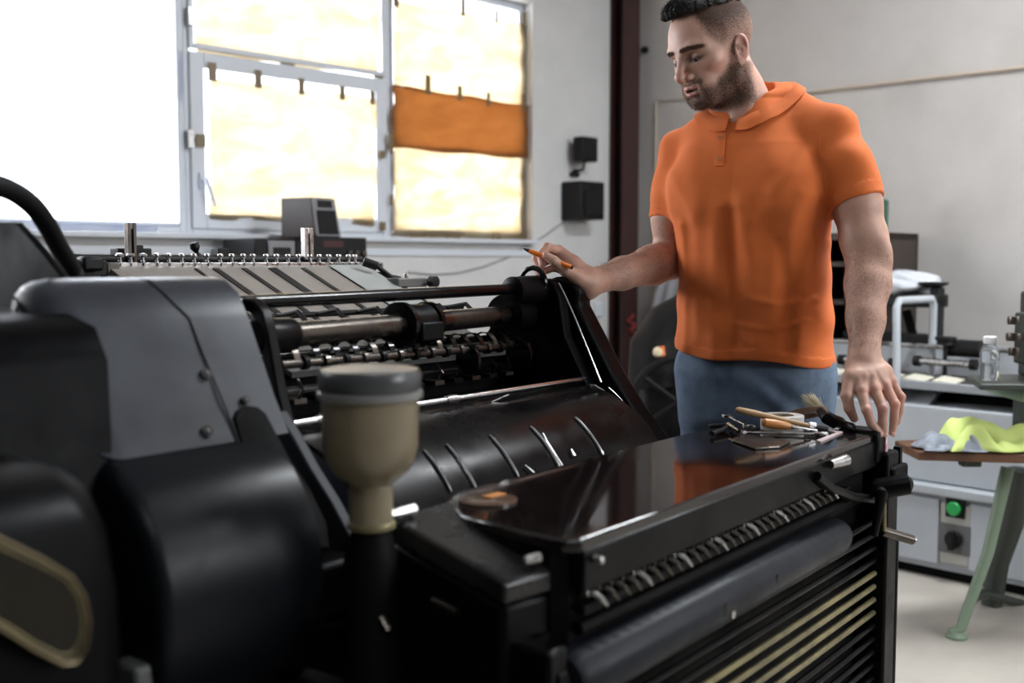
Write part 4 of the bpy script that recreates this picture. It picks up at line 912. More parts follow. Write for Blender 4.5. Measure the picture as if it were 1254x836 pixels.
def legs(P, g=0):
    hpL = pel+tl*.092; hpR = pel-tl*.092
    d = path(P, [hpL, kneL, ankL], [.092+g, .062+g, .050+g], .03); d2 = path(P, [hpR, kneR, ankR], [.092+g, .062+g, .050+g], .03)
    d = smin(d, d2, .015); q = tors(P, 0, 0); w_ = prof_d(q, [.80, .92, 1.05], [.168, .176, .158], [.115, .122, .108], [0, 0, 0])
    w_ = smax(w_, P[:, 2]-1.07, .005); w_ = smax(w_, .80-P[:, 2], .02); return smin(d, w_-g, .03)
def body_core(P):
    q = tors(P, 0, 0); d = prof_d(q, [.95, 1.05, 1.2, 1.35, 1.45, 1.52], [.140, .135, .150, .165, .14, .06], [.09, .09, .10, .105, .085, .05], [0, 0, 0, 0, -.01, -.02])
    d = smax(smax(d, P[:, 2]-1.53, .02), .93-P[:, 2], .02); d = smin(d, legs(P, -.012), .03)
    d = smin(d, path(P, [sJL, (sJL+sJR)/2, sJR], [.030, .045, .030], .03), .03)
    for a_ in (ankL, ankR): d = smin(d, path(P, [a_, a_+tf*.16+V3((0, 0, -.045))], [.035, .028], .02), .02)
    return d
man = thing('person', 'man in an orange polo shirt and jeans standing beyond the press, pen in hand', 'person', W, (pel[0], pel[1]+.1, 0))
ch = []; cl = []
def addc(fn, lo, hi, h, cf): v, f = nets(fn, lo, hi, h); ch.append((v, f)); cl.append(cf(v))
addc(head_sdf, hc-V3((.15, .16, .245)), hc+V3((.15, .16, .155)), .0019, head_cols)
cuffL = V3(PD(1049, 250, 2.345)); cuffR = V3(PD(822, 269, 2.59))
def bb(pts, r): a_ = np.array(pts); return a_.min(0)-r, a_.max(0)+r
lo, hi = bb([shL, elL, wrL]+[p for k in Lp for p in Lp[k]], .075); hi[2] = cuffL[2]+.05; addc(armL, lo, hi, .0021, colL)
lo, hi = bb([shR, elR, wrR]+[p for k in Rp for p in Rp[k]], .07); hi[2] = cuffR[2]+.04; addc(armR, lo, hi, .0021, colR)
addc(body_core, bb([ankL, ankR, shL, shR], .1)[0]-V3((.1, .2, .08)), bb([ankL, ankR, shL, shR], .1)[1]+V3((.02, .02, .05)), .009, skin_cols([], []))
body = np_part('body', ch, m_skin, man, cl)
# nails
for pp_, dd in (('i', 0), ('m', 0), ('r', 0)):
    a_ = Lp[pp_][3]; u_ = (Lp[pp_][3]-Lp[pp_][2]); u_ /= np.linalg.norm(u_)
    v, f = nets(lambda P: ell(P, a_+u_*.002+V3((0, -.0068, 0)), (.0048, .0018, .0062)), a_-.012, a_+.012, .0012); np_part('fingernail', [(v, f)], mat('fingernail', (.66, .42, .36), .25), body)
# eyeballs
m_eye = mat('eye_white', (.22, .19, .17), .5, spec=.1)
for s in (-1, 1):
    c_ = hw((s*.032, .0740, .004)); v, f = nets(lambda P: np.linalg.norm(P-c_, axis=1)-.0128, c_-.018, c_+.018, .0014); e_ = np_part('eye', [(v, f)], m_eye, body)
    c2 = hw((s*.032, .0740+.0072, .0000)); v, f = nets(lambda P: np.linalg.norm(P-c2, axis=1)-.0062, c2-.01, c2+.01, .001); np_part('iris', [(v, f)], mat('dark_iris', (.012, .009, .008), .6, spec=.1), e_)
c_ = hw((0, .085, -.0605)); v, f = nets(lambda P: ell(P, c_, (.013, .006, .0022), None), c_-.02, c_+.02, .0012); np_part('teeth', [(v, f)], mat('teeth', (.6, .55, .5), .25), body)
# hair: dark cropped top, swept forward at the brow
def hair_sdf(P):
    q = (P-hc)@HR; x = np.abs(q[:, 0]); S = np.stack([x, q[:, 1], q[:, 2]], 1)
    d = ell(S, (0, -.010, .055), (.071, .103, .088))
    d = smin(d, ell(S, (0, .050, .105), (.050, .045, .032)), .02)
    cut = .094+.10*np.clip(-q[:, 1]-.02, 0, .1)*-1+.10*np.clip(q[:, 1], 0, .06)       # lower limit of the long hair
    d = smax(d, cut-q[:, 2], .006)
    n = np.sin(q[:, 0]*420+np.sin(q[:, 1]*160)*2)*.0012+np.sin(q[:, 0]*190+q[:, 1]*90+q[:, 2]*150)*.0016+np.sin(q[:, 0]*900+q[:, 1]*260)*.0007
    return d+n
v, f = nets(hair_sdf, hc-V3((.13, .15, .06)), hc+V3((.13, .15, .17)), .0019)
m_hair = mat('dark_brown_hair', (.009, .0065, .0055), .65, spec=.2, bump=.5, bscale=300)
hair = np_part('hair', [(v, f)], m_hair, man)
# strands over the cropped top and along the forearms
def strands(n, sampler, L, r, name, m, par, droop=.3):
    mb = MB(); rn = random.Random(11)
    for i in range(n):
        s_ = sampler(rn)
        if s_ is None: continue
        p, d = s_; p = Vector(p); d = Vector(d).normalized(); k = L*rn.uniform(.6, 1.2); side = d.cross(Vector((rn.uniform(-1, 1), rn.uniform(-1, 1), rn.uniform(-1, 1)))).normalized()
        s2 = d.cross(side)
        mb.add([p+side*r, p-side*.5*r+s2*.86*r, p-side*.5*r-s2*.86*r, p+d*k+side*k*.25*droop], [(0, 1, 3), (1, 2, 3), (2, 0, 3)])
    o = part(name, mb, m, par, ang=80); o['kind'] = 'stuff'; return o
hv = v; hn = len(hv)
def hs_(rn):
    p = hv[rn.randrange(hn)]; q = (p-hc)@HR
    if q[2] < .078: return None
    d = HR@V3((q[0]*2.5+rn.uniform(-.25, .25), .35+q[1]*4+rn.uniform(-.2, .2), .55+rn.uniform(-.1, .2))); return p, d
strands(2600, hs_, .010, .0006, 'hair_strands', m_hair, hair)
def vn(pts, a_, b_):                          # radial direction about a limb
    d = b_-a_; t = ((pts-a_)@d)/(d@d); return pts-(a_+np.outer(t, d)), t
for k, (cv, a_, b_) in enumerate(((ch[1][0], elL, wrL), (ch[2][0], elR, wrR))):
    rad, t = vn(cv, a_, b_); ok = np.where((t > -.02) & (t < .93) & (np.linalg.norm(rad, axis=1) < .06))[0]; fdir = (b_-a_)/np.linalg.norm(b_-a_)
    def sm_(rn):
        i = ok[rn.randrange(len(ok))]; nr = rad[i]/np.linalg.norm(rad[i])
        if k == 0 and rn.random() > .75-.5*nr[0]: return None
        if k == 1 and rn.random() > .65+.45*nr[2]: return None
        return cv[i]+nr*.0004, nr*.28+fdir*(.8)+V3((rn.uniform(-.4, .4), rn.uniform(-.4, .4), rn.uniform(-.4, .3)))
    strands(1500, sm_, .012, .00022, 'arm_hair', mat('brown_arm_hair', (.07, .04, .025), .5), body, .6)
def bs_(rn):
    i = rn.randrange(len(ch[0][0])); p = ch[0][0][i]
    if cl[0][i][3] < .5 or (cl[0][i][3] > .66) or (ch[0][0][i][2] > hc[2]+.02): return None
    q = (p-hc)@HR; return p, HR@V3((q[0]*6, q[1]*3+.1, -.6))+V3((rn.uniform(-.3, .3), rn.uniform(-.3, .3), 0))
strands(22000, bs_, .0050, .0003, 'beard_stubble', mat('brown_beard', (.06, .035, .022), .5), body)
# ---- clothes
m_shirt = mat('orange_cotton_pique', (.64, .15, .035), .85, bump=.18, bscale=900, spec=.25, Sheen_Weight=.05)
def fold(q, pts, w_, amp):                    # ridge or valley following a line in (lateral, height) on the front
    d = np.full(len(q), 9.)
    for i in range(len(pts)-1):
        a_ = V3(pts[i]); b_ = V3(pts[i+1]); dd = b_-a_; t = np.clip(((q[:, [0, 2]]-a_)@dd)/(dd@dd), 0, 1); e = q[:, [0, 2]]-a_-t[:, None]*dd; d = np.minimum(d, np.sqrt((e*e).sum(1)))
    return amp*G(d, w_)*(q[:, 1] > -.02)
RC = V3(PD(913, 121, 2.50)); TT = math.radians(33); RF = tf*math.cos(TT)-V3((0, 0, math.sin(TT))); RN = V3((0, 0, math.cos(TT)))+tf*math.sin(TT)
def shirt_sdf(P, g=0):
    q = tors(P, 0, 0); z = P[:, 2]
    d = prof_d(q, [.92, 1.00, 1.10, 1.20, 1.30, 1.38, 1.44, 1.50, 1.545], [.182, .180, .175, .174, .182, .182, .165, .120, .078], [.136, .133, .126, .127, .136, .130, .118, .095, .075], [0, 0, 0, .004, .010, .006, .0, -.006, -.01])
    d = smax(d, z-1.565, .02)
    t = q[:, 0]
    # chest planes
    d = smin(d, ell(np.stack([np.abs(q[:, 0]), q[:, 1], z], 1), (.078, .082, 1.345), (.078, .048, .062)), .06)
    sh0 = (shL+shR)/2+V3((0, .0, .02))
    trapL = V3(PD(950, 125, 2.52)); trapR = V3(PD(868, 163, 2.54))
    d = smin(d, path(P, [sJL, trapL], [.054, .045], .03), .045); d = smin(d, path(P, [sJR, trapR], [.046, .042], .03), .04)
    aL = path(P, [sJL, sJL*.45+cuffL*.55, cuffL], [.058, .061, .060], .03); aR = path(P, [sJR, sJR*.5+cuffR*.5, cuffR], [.048, .052, .052], .03)
    nL_ = (cuffL-sJL)/np.linalg.norm(cuffL-sJL); nR_ = (cuffR-sJR)/np.linalg.norm(cuffR-sJR)
    hL = (P-cuffL)@nL_; hR_ = (P-cuffR)@nR_
    bL = G(hL+.012, .010); bR = G(hR_+.012, .010)
    wr_ = np.sin((P-cuffL)@V3((30, 8, 55)))*.0022+np.sin((P-shL)@V3((-26, 10, 70))+1)*.002
    aL = aL+wr_*np.clip(-hL/.04, 0, 1)-.0012*(hL > -.027)
    aR = aR+wr_*np.clip(-hR_/.04, 0, 1)-.0012*(hR_ > -.027)
    aL = smax(aL, hL, .003); aR = smax(aR, hR_, .003)
    d = smin(d, aL, .022); d = smin(d, aR, .022)
    # folds (front, local lateral x / height)
    f_ = 0
    f_ = f_+fold(q, [(-.03, 1.30), (-.045, 1.20), (-.05, 1.06), (-.045, .97)], .024, -.007)
    f_ = f_+fold(q, [(.02, 1.30), (.035, 1.18), (.05, 1.05), (.055, .97)], .026, -.008)
    f_ = f_+fold(q, [(-.08, 1.31), (-.09, 1.18), (-.10, 1.0)], .024, -.005)
    f_ = f_+fold(q, [(.0, 1.29), (-.005, 1.15), (.0, 1.0)], .014, .006)
    f_ = f_+fold(q, [(.13, 1.36), (.10, 1.30), (.05, 1.27)], .020, -.004)
    f_ = f_+fold(q, [(.15, 1.32), (.12, 1.24), (.09, 1.16), (.08, 1.05)], .022, -.007)
    f_ = f_+fold(q, [(.15, 1.42), (.13, 1.37), (.09, 1.33)], .016, -.004)
    f_ = f_+fold(q, [(-.15, 1.38), (-.12, 1.33), (-.09, 1.28)], .018, -.004)
    f_ = f_+fold(q, [(.165, 1.22), (.14, 1.12), (.135, 1.0)], .012, -.006)
    f_ = f_+fold(q, [(.10, 1.22), (.105, 1.10), (.11, .98)], .014, .006)
    f_ = f_+fold(q, [(-.13, 1.26), (-.125, 1.12), (-.13, .98)], .014, -.005)
    f_ = f_+fold(q, [(.155, 1.10), (.10, 1.085), (.03, 1.10)], .008, -.003)
    f_ = f_+fold(q, [(.15, 1.05), (.08, 1.03), (.0, 1.04)], .007, -.0025)
    # armhole seam at his left shoulder
    f_ = f_+.0016*np.sin(z*60+q[:, 0]*25)*np.clip((1.25-z)/.2, 0, 1)+.0012*np.sin(q[:, 0]*70+z*22)
    d = d+f_
    hem = zH-.0+.012*np.clip(-q[:, 0]/.17, -1, 1)+.006*np.sin(q[:, 0]*24)
    d = d-.0012*(z < hem+.024)
    d = smax(d, hem-z, .004)
    # hollow hem, cuffs and neck
    inner = prof_d(q, [.9, 1.05, 1.2], [.174, .168, .15], [.127, .118, .10], [0, 0, 0]); d = smax(d, -smax(inner, z-(hem+.05), .01), .003)
    for c_, s_, h_ in ((cuffL, sJL, hL), (cuffR, sJR, hR_)):
        r_ = .055 if c_ is cuffL else .047
        d = smax(d, -smax(cone(P, c_-(c_-s_)*.3, c_+(c_-s_)*.3, r_, r_), -(h_+.030), .005), .003)
    e = P-RC; h = e@RN; nkd = np.sqrt(((e@tl)/.066)**2+((e@RF)/.074)**2)*.066-.066
    d = smax(d, -smax(nkd, -.035-h, .004), .004)
    return d
lo, hi = bb([shL, shR, cuffL, cuffR, hipC], .09); lo = lo-V3((.1, .12, 0)); hi = hi+V3((.04, .1, .06)); lo[2] = zH-.03
v, f = nets(shirt_sdf, lo, hi, .0031)
shirt = np_part('polo_shirt', [(v, f)], m_shirt, man)
def front_pt(x, z, out=0):                    # point of the shirt front at lateral x and height z
    t = (z-hipC[2])/(cheC[2]-hipC[2]); c = hipC+t*(cheC-hipC)+tl*x; c[2] = z
    s_ = np.linspace(.24, -.05, 300); P = c+np.outer(s_, tf); dd = shirt_sdf(P); i = np.argmax(dd < 0); return P[i]+tf*out
plx = 0.0
pz0, pz1 = V3(PD(880, 207, 2.37))[2], V3(PD(888, 150, 2.40))[2]
def front_at_px(px, py):
    best = None
    for D in np.linspace(2.2, 2.6, 400):
        p = V3(PD(px, py, D))
        if shirt_sdf(p[None])[0] < 0: return p
    return None
pl = [front_at_px(px, py) for px, py in ((876, 163), (876, 175), (876, 190), (875, 203))]
pr = [front_at_px(px, py) for px, py in ((889, 163), (888, 175), (887, 190), (886, 203))]
print('placket', [None if p is None else p.round(3) for p in pl+pr])
rows = [[Vector(a_)+Vector(tf)*.003, Vector((a_+b_)/2)+Vector(tf)*.0045, Vector(b_)+Vector(tf)*.003] for a_, b_ in zip(pl, pr) if a_ is not None and b_ is not None]
part('placket', MB().sheet(rows, .004), m_shirt, shirt)
m_btn = mat('orange_shirt_button', (.55, .20, .08), .25)
for px, py in ((883, 168), (882, 194)):
    p = front_at_px(px, py); q_ = Vector(p)+Vector(tf)*.004
    part('button', MB().tube([q_, q_+Vector(tf)*.003], .0055, 16), m_btn, shirt)
    part('stitch', MB().tube([q_+Vector((-.002, 0, 0))+Vector(tf)*.0035, q_+Vector((.002, 0, 0))+Vector(tf)*.0035], .0008, 6), mat('stitch_thread', (.3, .1, .04), .8), shirt)
# collar: a stand round the neck with turned-down leaves that lie on the shirt
rows = []
for k in range(61):
    a_ = -PI*.965+2*PI*.965*k/60; fr = abs(a_)/(PI*.965)         # 0 at the nape, ends at the front opening
    ca, sa = math.cos(a_), math.sin(a_); o_ = tl*sa*.064-RF*ca*.072; on = o_/np.linalg.norm(o_); oh = on*1.0; oh[2] = 0; oh /= np.linalg.norm(oh)
    c_ = RC+o_-RN*.006*fr**2; wing = .036+.020*max(0, fr-.5)/.5-.006*max(0, fr-.93)/.07
    pts = [c_-RN*.028, c_-RN*.010-on*.001, c_+RN*.003+on*.001, c_+RN*.005+on*.006, c_+on*.012-RN*.002]
    dn = oh*.80-V3((0, 0, 1))*.75+ (tf*.35*max(0, fr-.6) if fr > .6 else 0)
    dn = dn/np.linalg.norm(dn)
    for m_ in (.35, .7, 1.0):
        p = c_+on*.012-RN*.002+dn*wing*m_
        for _ in range(30):
            if shirt_sdf(p[None])[0] > .0035: break
            p = p+oh*.0015+V3((0, 0, .0015))
        pts.append(p)
    rows.append([Vector(p) for p in pts])
part('collar', MB().sheet(rows, -.0022), m_shirt, shirt, ang=60)
# seams as fine stitched ridges
def seam(pix, name='seam', r=.0011, off=.0):
    pts = [front_at_px(px, py) for px, py in pix]; pts = [Vector(p) for p in pts if p is not None]
    if len(pts) > 2: part(name, MB().tube(pts, r, 6), m_shirt, shirt)
seam([(998, 118), (1003, 140), (1004, 165), (1003, 190), (1008, 215), (1014, 240)])
seam([(833, 424), (860, 427), (900, 431), (940, 435), (980, 440), (1006, 444)][::1], r=.0008)
# jeans and shoes
m_jeans = mat('faded_blue_denim', (.23, .31, .42), .85, col2=(.05, .075, .12), nscale=14, nmix=1.3, bump=.3, bscale=700, spec=.2)
def jeans_sdf(P):
    d = legs(P, .0); q = tors(P, 0, 0)
    d = d+.0030*np.sin(P[:, 2]*75+q[:, 0]*38+2*np.sin(q[:, 0]*21+P[:, 2]*12))*G(P[:, 2]-.86, .09)*np.clip(.4+np.sin(q[:, 0]*17+1)*.8, 0, 1)+.0015*np.sin(q[:, 0]*60+P[:, 2]*30); return smax(d, .07-P[:, 2], .004)
lo, hi = bb([ankL, ankR, pel], .13); lo = lo-V3((.09, .09, -.08)); hi = hi+V3((.08, .03, .04)); v, f = nets(jeans_sdf, lo, hi, .0048)
jeans = np_part('jeans', [(v, f)], m_jeans, man)
def jp(px, py):
    for D in np.linspace(2.2, 2.7, 500):
        p = V3(PD(px, py, D))
        if jeans_sdf(p[None])[0] < -.0005: return Vector(p)
for pix, nm in ((((876, 430), (876, 445), (877, 460), (880, 474)), 'fly_seam'), (((1001, 448), (1004, 465), (1006, 485), (1008, 505)), 'side_seam'), (((993, 448), (997, 470), (999, 500)), 'side_seam'), (((930, 440), (950, 452), (975, 458), (995, 458)), 'pocket_seam')):
    pts = [jp(*p) for p in pix]; pts = [p for p in pts if p]
    if len(pts) > 1: part(nm, MB().tube(pts, .0013, 6), mat('denim_stitching', (.06, .08, .11), .8), jeans)
for a_ in (ankL, ankR):
    def sh_(P): 
        d = path(P, [a_+V3((0, 0, -.01)), a_+tf*.10+V3((0, 0, -.035)), a_+tf*.17+V3((0, 0, -.040))], [.052, .046, .038], .03); d = smin(d, ell(P, a_+V3((0, .02, -.03)), (.045, .055, .05)), .02); return smax(d, .004-P[:, 2], .004)
    lo, hi = bb([a_, a_+tf*.2], .08); lo[2] = -.01; v, f = nets(sh_, lo, hi, .005); np_part('shoe', [(v, f)], m_rubber, man)
# pen
m_pen = mat('orange_pen_barrel', (.85, .20, .015), .3)
a_ = V3(PD(701, 327.5, 2.305)); b_ = V3(PD(641, 304.5, 2.335)); d_ = b_-a_
def pq(t): return Vector(a_+d_*t)
pen = thing('ballpoint_pen', 'orange pen with black tip held in the man\'s raised hand', 'pen', W, a_)
part('barrel', MB().tube([pq(.02), pq(.03), pq(.80), pq(.88)], [.0045, .0052, .0052, .0044], 12), m_pen, pen)
part('cap', MB().tube([pq(-.01), pq(0), pq(.03)], [.003, .0045, .0045], 12), m_dark, pen)
part('tip', MB().tube([pq(.88), pq(.97), pq(1.0)], [.0043, .0022, .0008], 12), m_dark, pen)
# ------------------------------------------------------------------ folding machine along the right wall
m_fgrey = mat('pale_grey_enamel', (.46, .49, .52), .45, col2=(.40, .43, .46), nscale=2)
m_fgrey2 = mat('grey_enamel', (.30, .32, .34), .45)
FX = R.at(1175, 716, z=0).x                   # front face plane x
def fa(px, py, x=None): return R.at(px, py, x=FX if x is None else x)
yl = 3.2; yr = fa(1330, 700).y
fm = thing('folding_machine', 'long pale grey folding machine standing against the right wall', 'machine', R, (FX+.35, (yl+yr)/2, 0))
def fp(name, mb, m, bevel=0, par=None, label=None): return part(name, mb, m, par or fm, bevel, label)
zbt = fa(1120, 603).z; ztp = fa(1120, 490).z; print('fold', FX, yl, yr, zbt, ztp)
fp('plinth', MB().box(FX+.04, R0-.06, yr, yl, 0, .05), m_blackm)
fp('lower_body', MB().box(FX+.012, R0-.05, yr, yl, .04, zbt), m_fgrey2)
ya, yb_, yc, yd = fa(1098, 650).y, fa(1149, 650).y, fa(1151, 650).y, fa(1187, 650).y
def front(name, y0, y1, z0, z1, m, d=.012, bevel=.003, par=None, label=None): return fp(name, MB().box(FX-d+.012, FX+.013, y1, y0, z0, z1), m, bevel, par, label)
ye = yb_+(yb_-yd)*0
front('door_panel', yl, ya+.35, .06, zbt-.01, m_fgrey); front('door_panel', ya+.34, yb_, .06, zbt-.01, m_fgrey); front('door_panel', yd, yr, .06, zbt-.01, m_fgrey)
m_ctl = mat('cream_control_panel', (.42, .41, .37), .5)
cp_ = front('control_panel', yc, yd, .07, zbt-.02, m_ctl, .010)
q = fa(1170, 622); part('button_plate', MB().box(FX-.004, FX+.003, q.y-.035, q.y+.035, q.z-.035, q.z+.035), m_dark, cp_)
part('green_button', MB().lathe([(.026, FX-.001), (.026, FX-.018), (.022, FX-.022), (0, FX-.023)], (0, q.y, q.z), 'x', 20), mat('green_button', (.02, .35, .08), .3), cp_, label='green push button')
q = fa(1169, 660); part('switch_plate', MB().box(FX-.004, FX+.003, q.y-.058, q.y+.058, q.z-.055, q.z+.055), mat('grey_switch_plate', (.12, .12, .12), .4), cp_, .004)
part('rotary_switch', MB().lathe([(.032, FX-.003), (.032, FX-.018), (.028, FX-.022), (0, FX-.022)], (0, q.y, q.z), 'x', 20).box(FX-.04, FX-.02, q.y-.01, q.y+.01, q.z-.035, q.z+.035), m_dark, cp_, .002)
fp('ledge_beam', MB().box(FX-.02, R0-.3, yr, yl, zbt+.005, fa(1120, 590).z), m_fgrey, .006)
z1 = fa(1120, 588).z
fp('upper_panel', MB().box(FX+.03, R0-.3, yr, yl, z1-.002, R.at(1120, 496, x=FX+.03).z), m_fgrey, .004)
z2 = R.at(1120, 496, x=FX+.03).z
z3 = R.at(1120, 468, x=FX+.10).z
fp('gap_shade_block', MB().box(FX+.22, R0-.3, yr, yl, z2-.01, z3), m_blackm)  # black block standing in for the shade inside the gap
m_fold = mat('fold_tray', (.07, .072, .075), .4)
a_ = R.at(1105, 490, x=FX+.15); b_ = R.at(1150, 478, x=FX+.15)
fp('slanted_tray', MB().prism([(FX+.06, z2), (FX+.20, z3-.01), (FX+.20, z3-.03), (FX+.08, z2-.01)], 'y', b_.y, yl-.2), m_fgrey2)
fp('delivery_bed', MB().box(FX+.06, R0-.25, yr, yl, z3-.01, z3+.005), m_dsteel, .003)
fp('bed_rail', MB().box(FX+.05, FX+.07, yr, yl, z3-.02, z3+.012), m_fgrey2, .003)
z4 = R.at(1150, 430, x=FX+.42).z
fp('back_guide', MB().box(FX+.42, FX+.44, yr, yl, z3, z4+.02), m_fgrey, .003)
fp('rear_cabinet', MB().box(FX+.46, R0-.06, yr, yl, .05, z4+.0), m_fgrey2, .004)
# overlapping cards on the bed
m_card = mat('cream_card', (.62, .60, .50), .7)
k0_ = R.at(1182, 466, x=FX+.15).y
CL = ['cream card nearest the clear bottle on the folding machine bed', 'cream card second from the clear bottle on the machine bed', 'cream card just right of the pale tube frame', 'cream card behind the wrist of his lowered hand', 'cream card between his shirt hem and his lowered hand']
CL = CL[:3]+['cream card seen through the pale tube frame, left of its upright', 'cream card behind the wrist of his lowered hand', 'cream card showing between his jeans and lowered hand', 'last cream card toward his jeans on the machine bed']
CL[3], CL[4] = CL[3], CL[4]
for i in range(7):
    y = k0_+.01+i*.118; 
    mb = MB().add([(FX+.08, y, z3+.010), (FX+.24, y+.03, z3+.012), (FX+.24, y+.11, z3+.020), (FX+.08, y+.085, z3+.016)]+[(FX+.08, y, z3+.005), (FX+.24, y+.03, z3+.007), (FX+.24, y+.11, z3+.015), (FX+.08, y+.085, z3+.011)],
       [(0, 1, 2, 3), (7, 6, 5, 4), (0, 4, 5, 1), (1, 5, 6, 2), (2, 6, 7, 3), (3, 7, 4, 0)])
    o = solo('printed_card', mb, m_card, R, (FX+.16, y+.1, z3+.005), CL[i], 'card', 'cards along the folding machine bed')
# knob posts and clamps over the bed
def knobpost(px, py, h, lab=None):
    q = R.at(px, py, x=FX+.30)
    fp('knob_screw', MB().lathe([(.008, z3), (.008, q.z-.02), (.035, q.z-.018), (.030, q.z-.005), (.04, q.z), (.04, q.z+.012), (.0, q.z+.014)], (q.x, q.y, 0), 'z', 16), m_dark)
    fp('knob_arm', MB().tube([(q.x, q.y-.10, q.z-.09), (q.x, q.y+.10, q.z-.09)], .014, 10), m_steel)
    for s in (-.1, .1): fp('arm_cap', MB().tube([(q.x, q.y+s, q.z-.09-.0), (q.x, q.y+s*1.25, q.z-.09)], .022, 12), m_dark)
knobpost(1158, 416, 0)
knobpost(1062, 416, 0)
q = R.at(1190, 427, x=FX+.35); fp('clamp_knob', MB().tube([(q.x, q.y-.04, q.z), (q.x, q.y+.10, q.z)], .035, 14), m_dark)
fp('long_rod', MB().tube([(FX+.35, yr, q.z+.0), (FX+.35, q.y+1.2, q.z)], .010, 8), m_steel)
# pale tube frame
a_ = R.at(1098, 492, x=FX+.05); b_ = R.at(1098, 376, x=FX+.05); c_ = R.at(1120, 371, x=FX+.28)
fp('tube_frame', MB().tube([a_, b_, b_+Vector((.02, -.0, .025)), (b_.x+.30, b_.y, b_.z+.025), (b_.x+.32, b_.y, b_.z), (b_.x+.32, b_.y, z3)], .0145, 12), m_fgrey)
# black bracket behind
RX = FX+.50
a_ = R.at(1088, 372, x=RX); b_ = R.at(1150, 352, x=RX); zt4 = z4
bk = thing('black_press_head', 'black bracket frame standing on the rear of the folding machine', 'machine', R, (RX+.1, (a_.y+b_.y)/2, zt4))
c_ = R.at(1136, 430, x=RX)
part('upright', MB().box(RX, RX+.06, b_.y, c_.y, zt4, b_.z), m_dark, bk, .005)
part('upright', MB().box(RX, RX+.06, a_.y+.06, a_.y+.14, zt4, b_.z), m_dark, bk, .005)
part('crosshead', MB().box(RX-.02, RX+.10, b_.y, a_.y+.2, R.at(1120, 376, x=RX).z, R.at(1120, 360, x=RX).z), m_dark, bk, .008)
part('lower_bar', MB().box(RX-.02, RX+.06, b_.y, a_.y+.2, zt4, zt4+.06), m_dark, bk, .005)
q = R.at(1143, 352, x=RX+.03); part('top_knob', MB().lathe([(.03, b_.z), (.06, b_.z+.012), (.06, b_.z+.022), (0, b_.z+.024)], (q.x, q.y, 0), 'z', 16), m_dark, bk)
part('inner_bar', MB().tube([R.at(1110, 380, x=RX+.05), R.at(1122, 425, x=RX+.05)], .02, 8), m_blackm, bk)
def blob(name, px, py, x, r, m, lab, cat, seed=0, fr=R):
    q = fr.at(px, py, x=x); rn = random.Random(seed); ph = [rn.uniform(0, 6) for _ in range(8)]; mb = MB(); rings = []
    for i in range(1, 14):
        t = PI*i/14; row = []
        for k in range(28):
            a_ = 2*PI*k/28; w_ = 1+.16*math.sin(3*a_+ph[0]+4*t)+.10*math.sin(5*a_+ph[1]-6*t)+.08*math.sin(9*a_+ph[2]+9*t)
            row.append((q.x+r[0]*math.sin(t)*math.cos(a_)*w_, q.y+r[1]*math.sin(t)*math.sin(a_)*w_, q.z+r[2]*math.cos(t)*(1+.12*math.sin(4*a_+ph[3]))))
        rings.append(row)
    mb.loft(rings); return solo(name, mb, m, fr, (q.x, q.y, q.z-r[2]), lab, cat, ang=180)
m_bag = mat('white_plastic_bag', (.6, .62, .66), .3)
blob('plastic_bag', 1100, 347, RX+.08, (.10, .17, .055), m_bag, 'crumpled white plastic bag on the black bracket frame', 'bag', 4)
# dark shelving behind the man, seen between his body and arm
QX = RX+.02; a_ = R.at(1000, 435, x=QX); b_ = R.at(1094, 288, x=QX)
ds = thing('storage_cabinet', 'dark brown open cabinet behind the man by the wall', 'cabinet', R, (QX+.12, (a_.y+b_.y)/2, zt4))
m_dkbr = mat('dark_brown_board', (.035, .024, .018), .6)
ytop = R.at(985, 300, x=QX).y; ybot = R.at(1079, 300, x=QX).y
zt_ = R.at(1040, 285, x=QX).z
part('back_panel', MB().box(R0-.10, R0-.08, ybot, ytop, zt4, zt_), m_dkbr, ds)
part('side_panel', MB().box(QX, R0-.08, ybot, ybot+.03, zt4, zt_), m_dkbr, ds); part('side_panel', MB().box(QX, R0-.08, ytop-.03, ytop, zt4, zt_), m_dkbr, ds)
part('top_panel', MB().box(QX, R0-.08, ybot, ytop, zt_-.03, zt_), m_dkbr, ds)
for f in (.35, .7): part('shelf', MB().box(QX+.01, R0-.10, ybot+.03, ytop-.03, zt4+(zt_-zt4)*f, zt4+(zt_-zt4)*f+.02), m_dkbr, ds)
q = R.at(1022, 398, x=QX+.03); solo('spray_can', MB().lathe([(.035, zt4+.0), (.035, zt4+.14), (.015, zt4+.17), (.015, zt4+.19), (0, zt4+.19)], (q.x-.09, q.y, 0), 'z', 18), mat('blue_grey_can', (.10, .14, .20), .4), R, (q.x-.09, q.y, zt4), 'small blue-grey can in front of the dark cabinet', 'can')
q = R.at(1073, 272, x=QX+.1); solo('green_tin', MB().lathe([(.05, zt_), (.05, zt_+.14), (.03, zt_+.15), (0, zt_+.15)], (q.x, q.y, 0), 'z', 18), mat('dark_green_tin', (.02, .08, .05), .4), R, (q.x, q.y, zt_), 'dark green tin on top of the dark cabinet', 'tin')
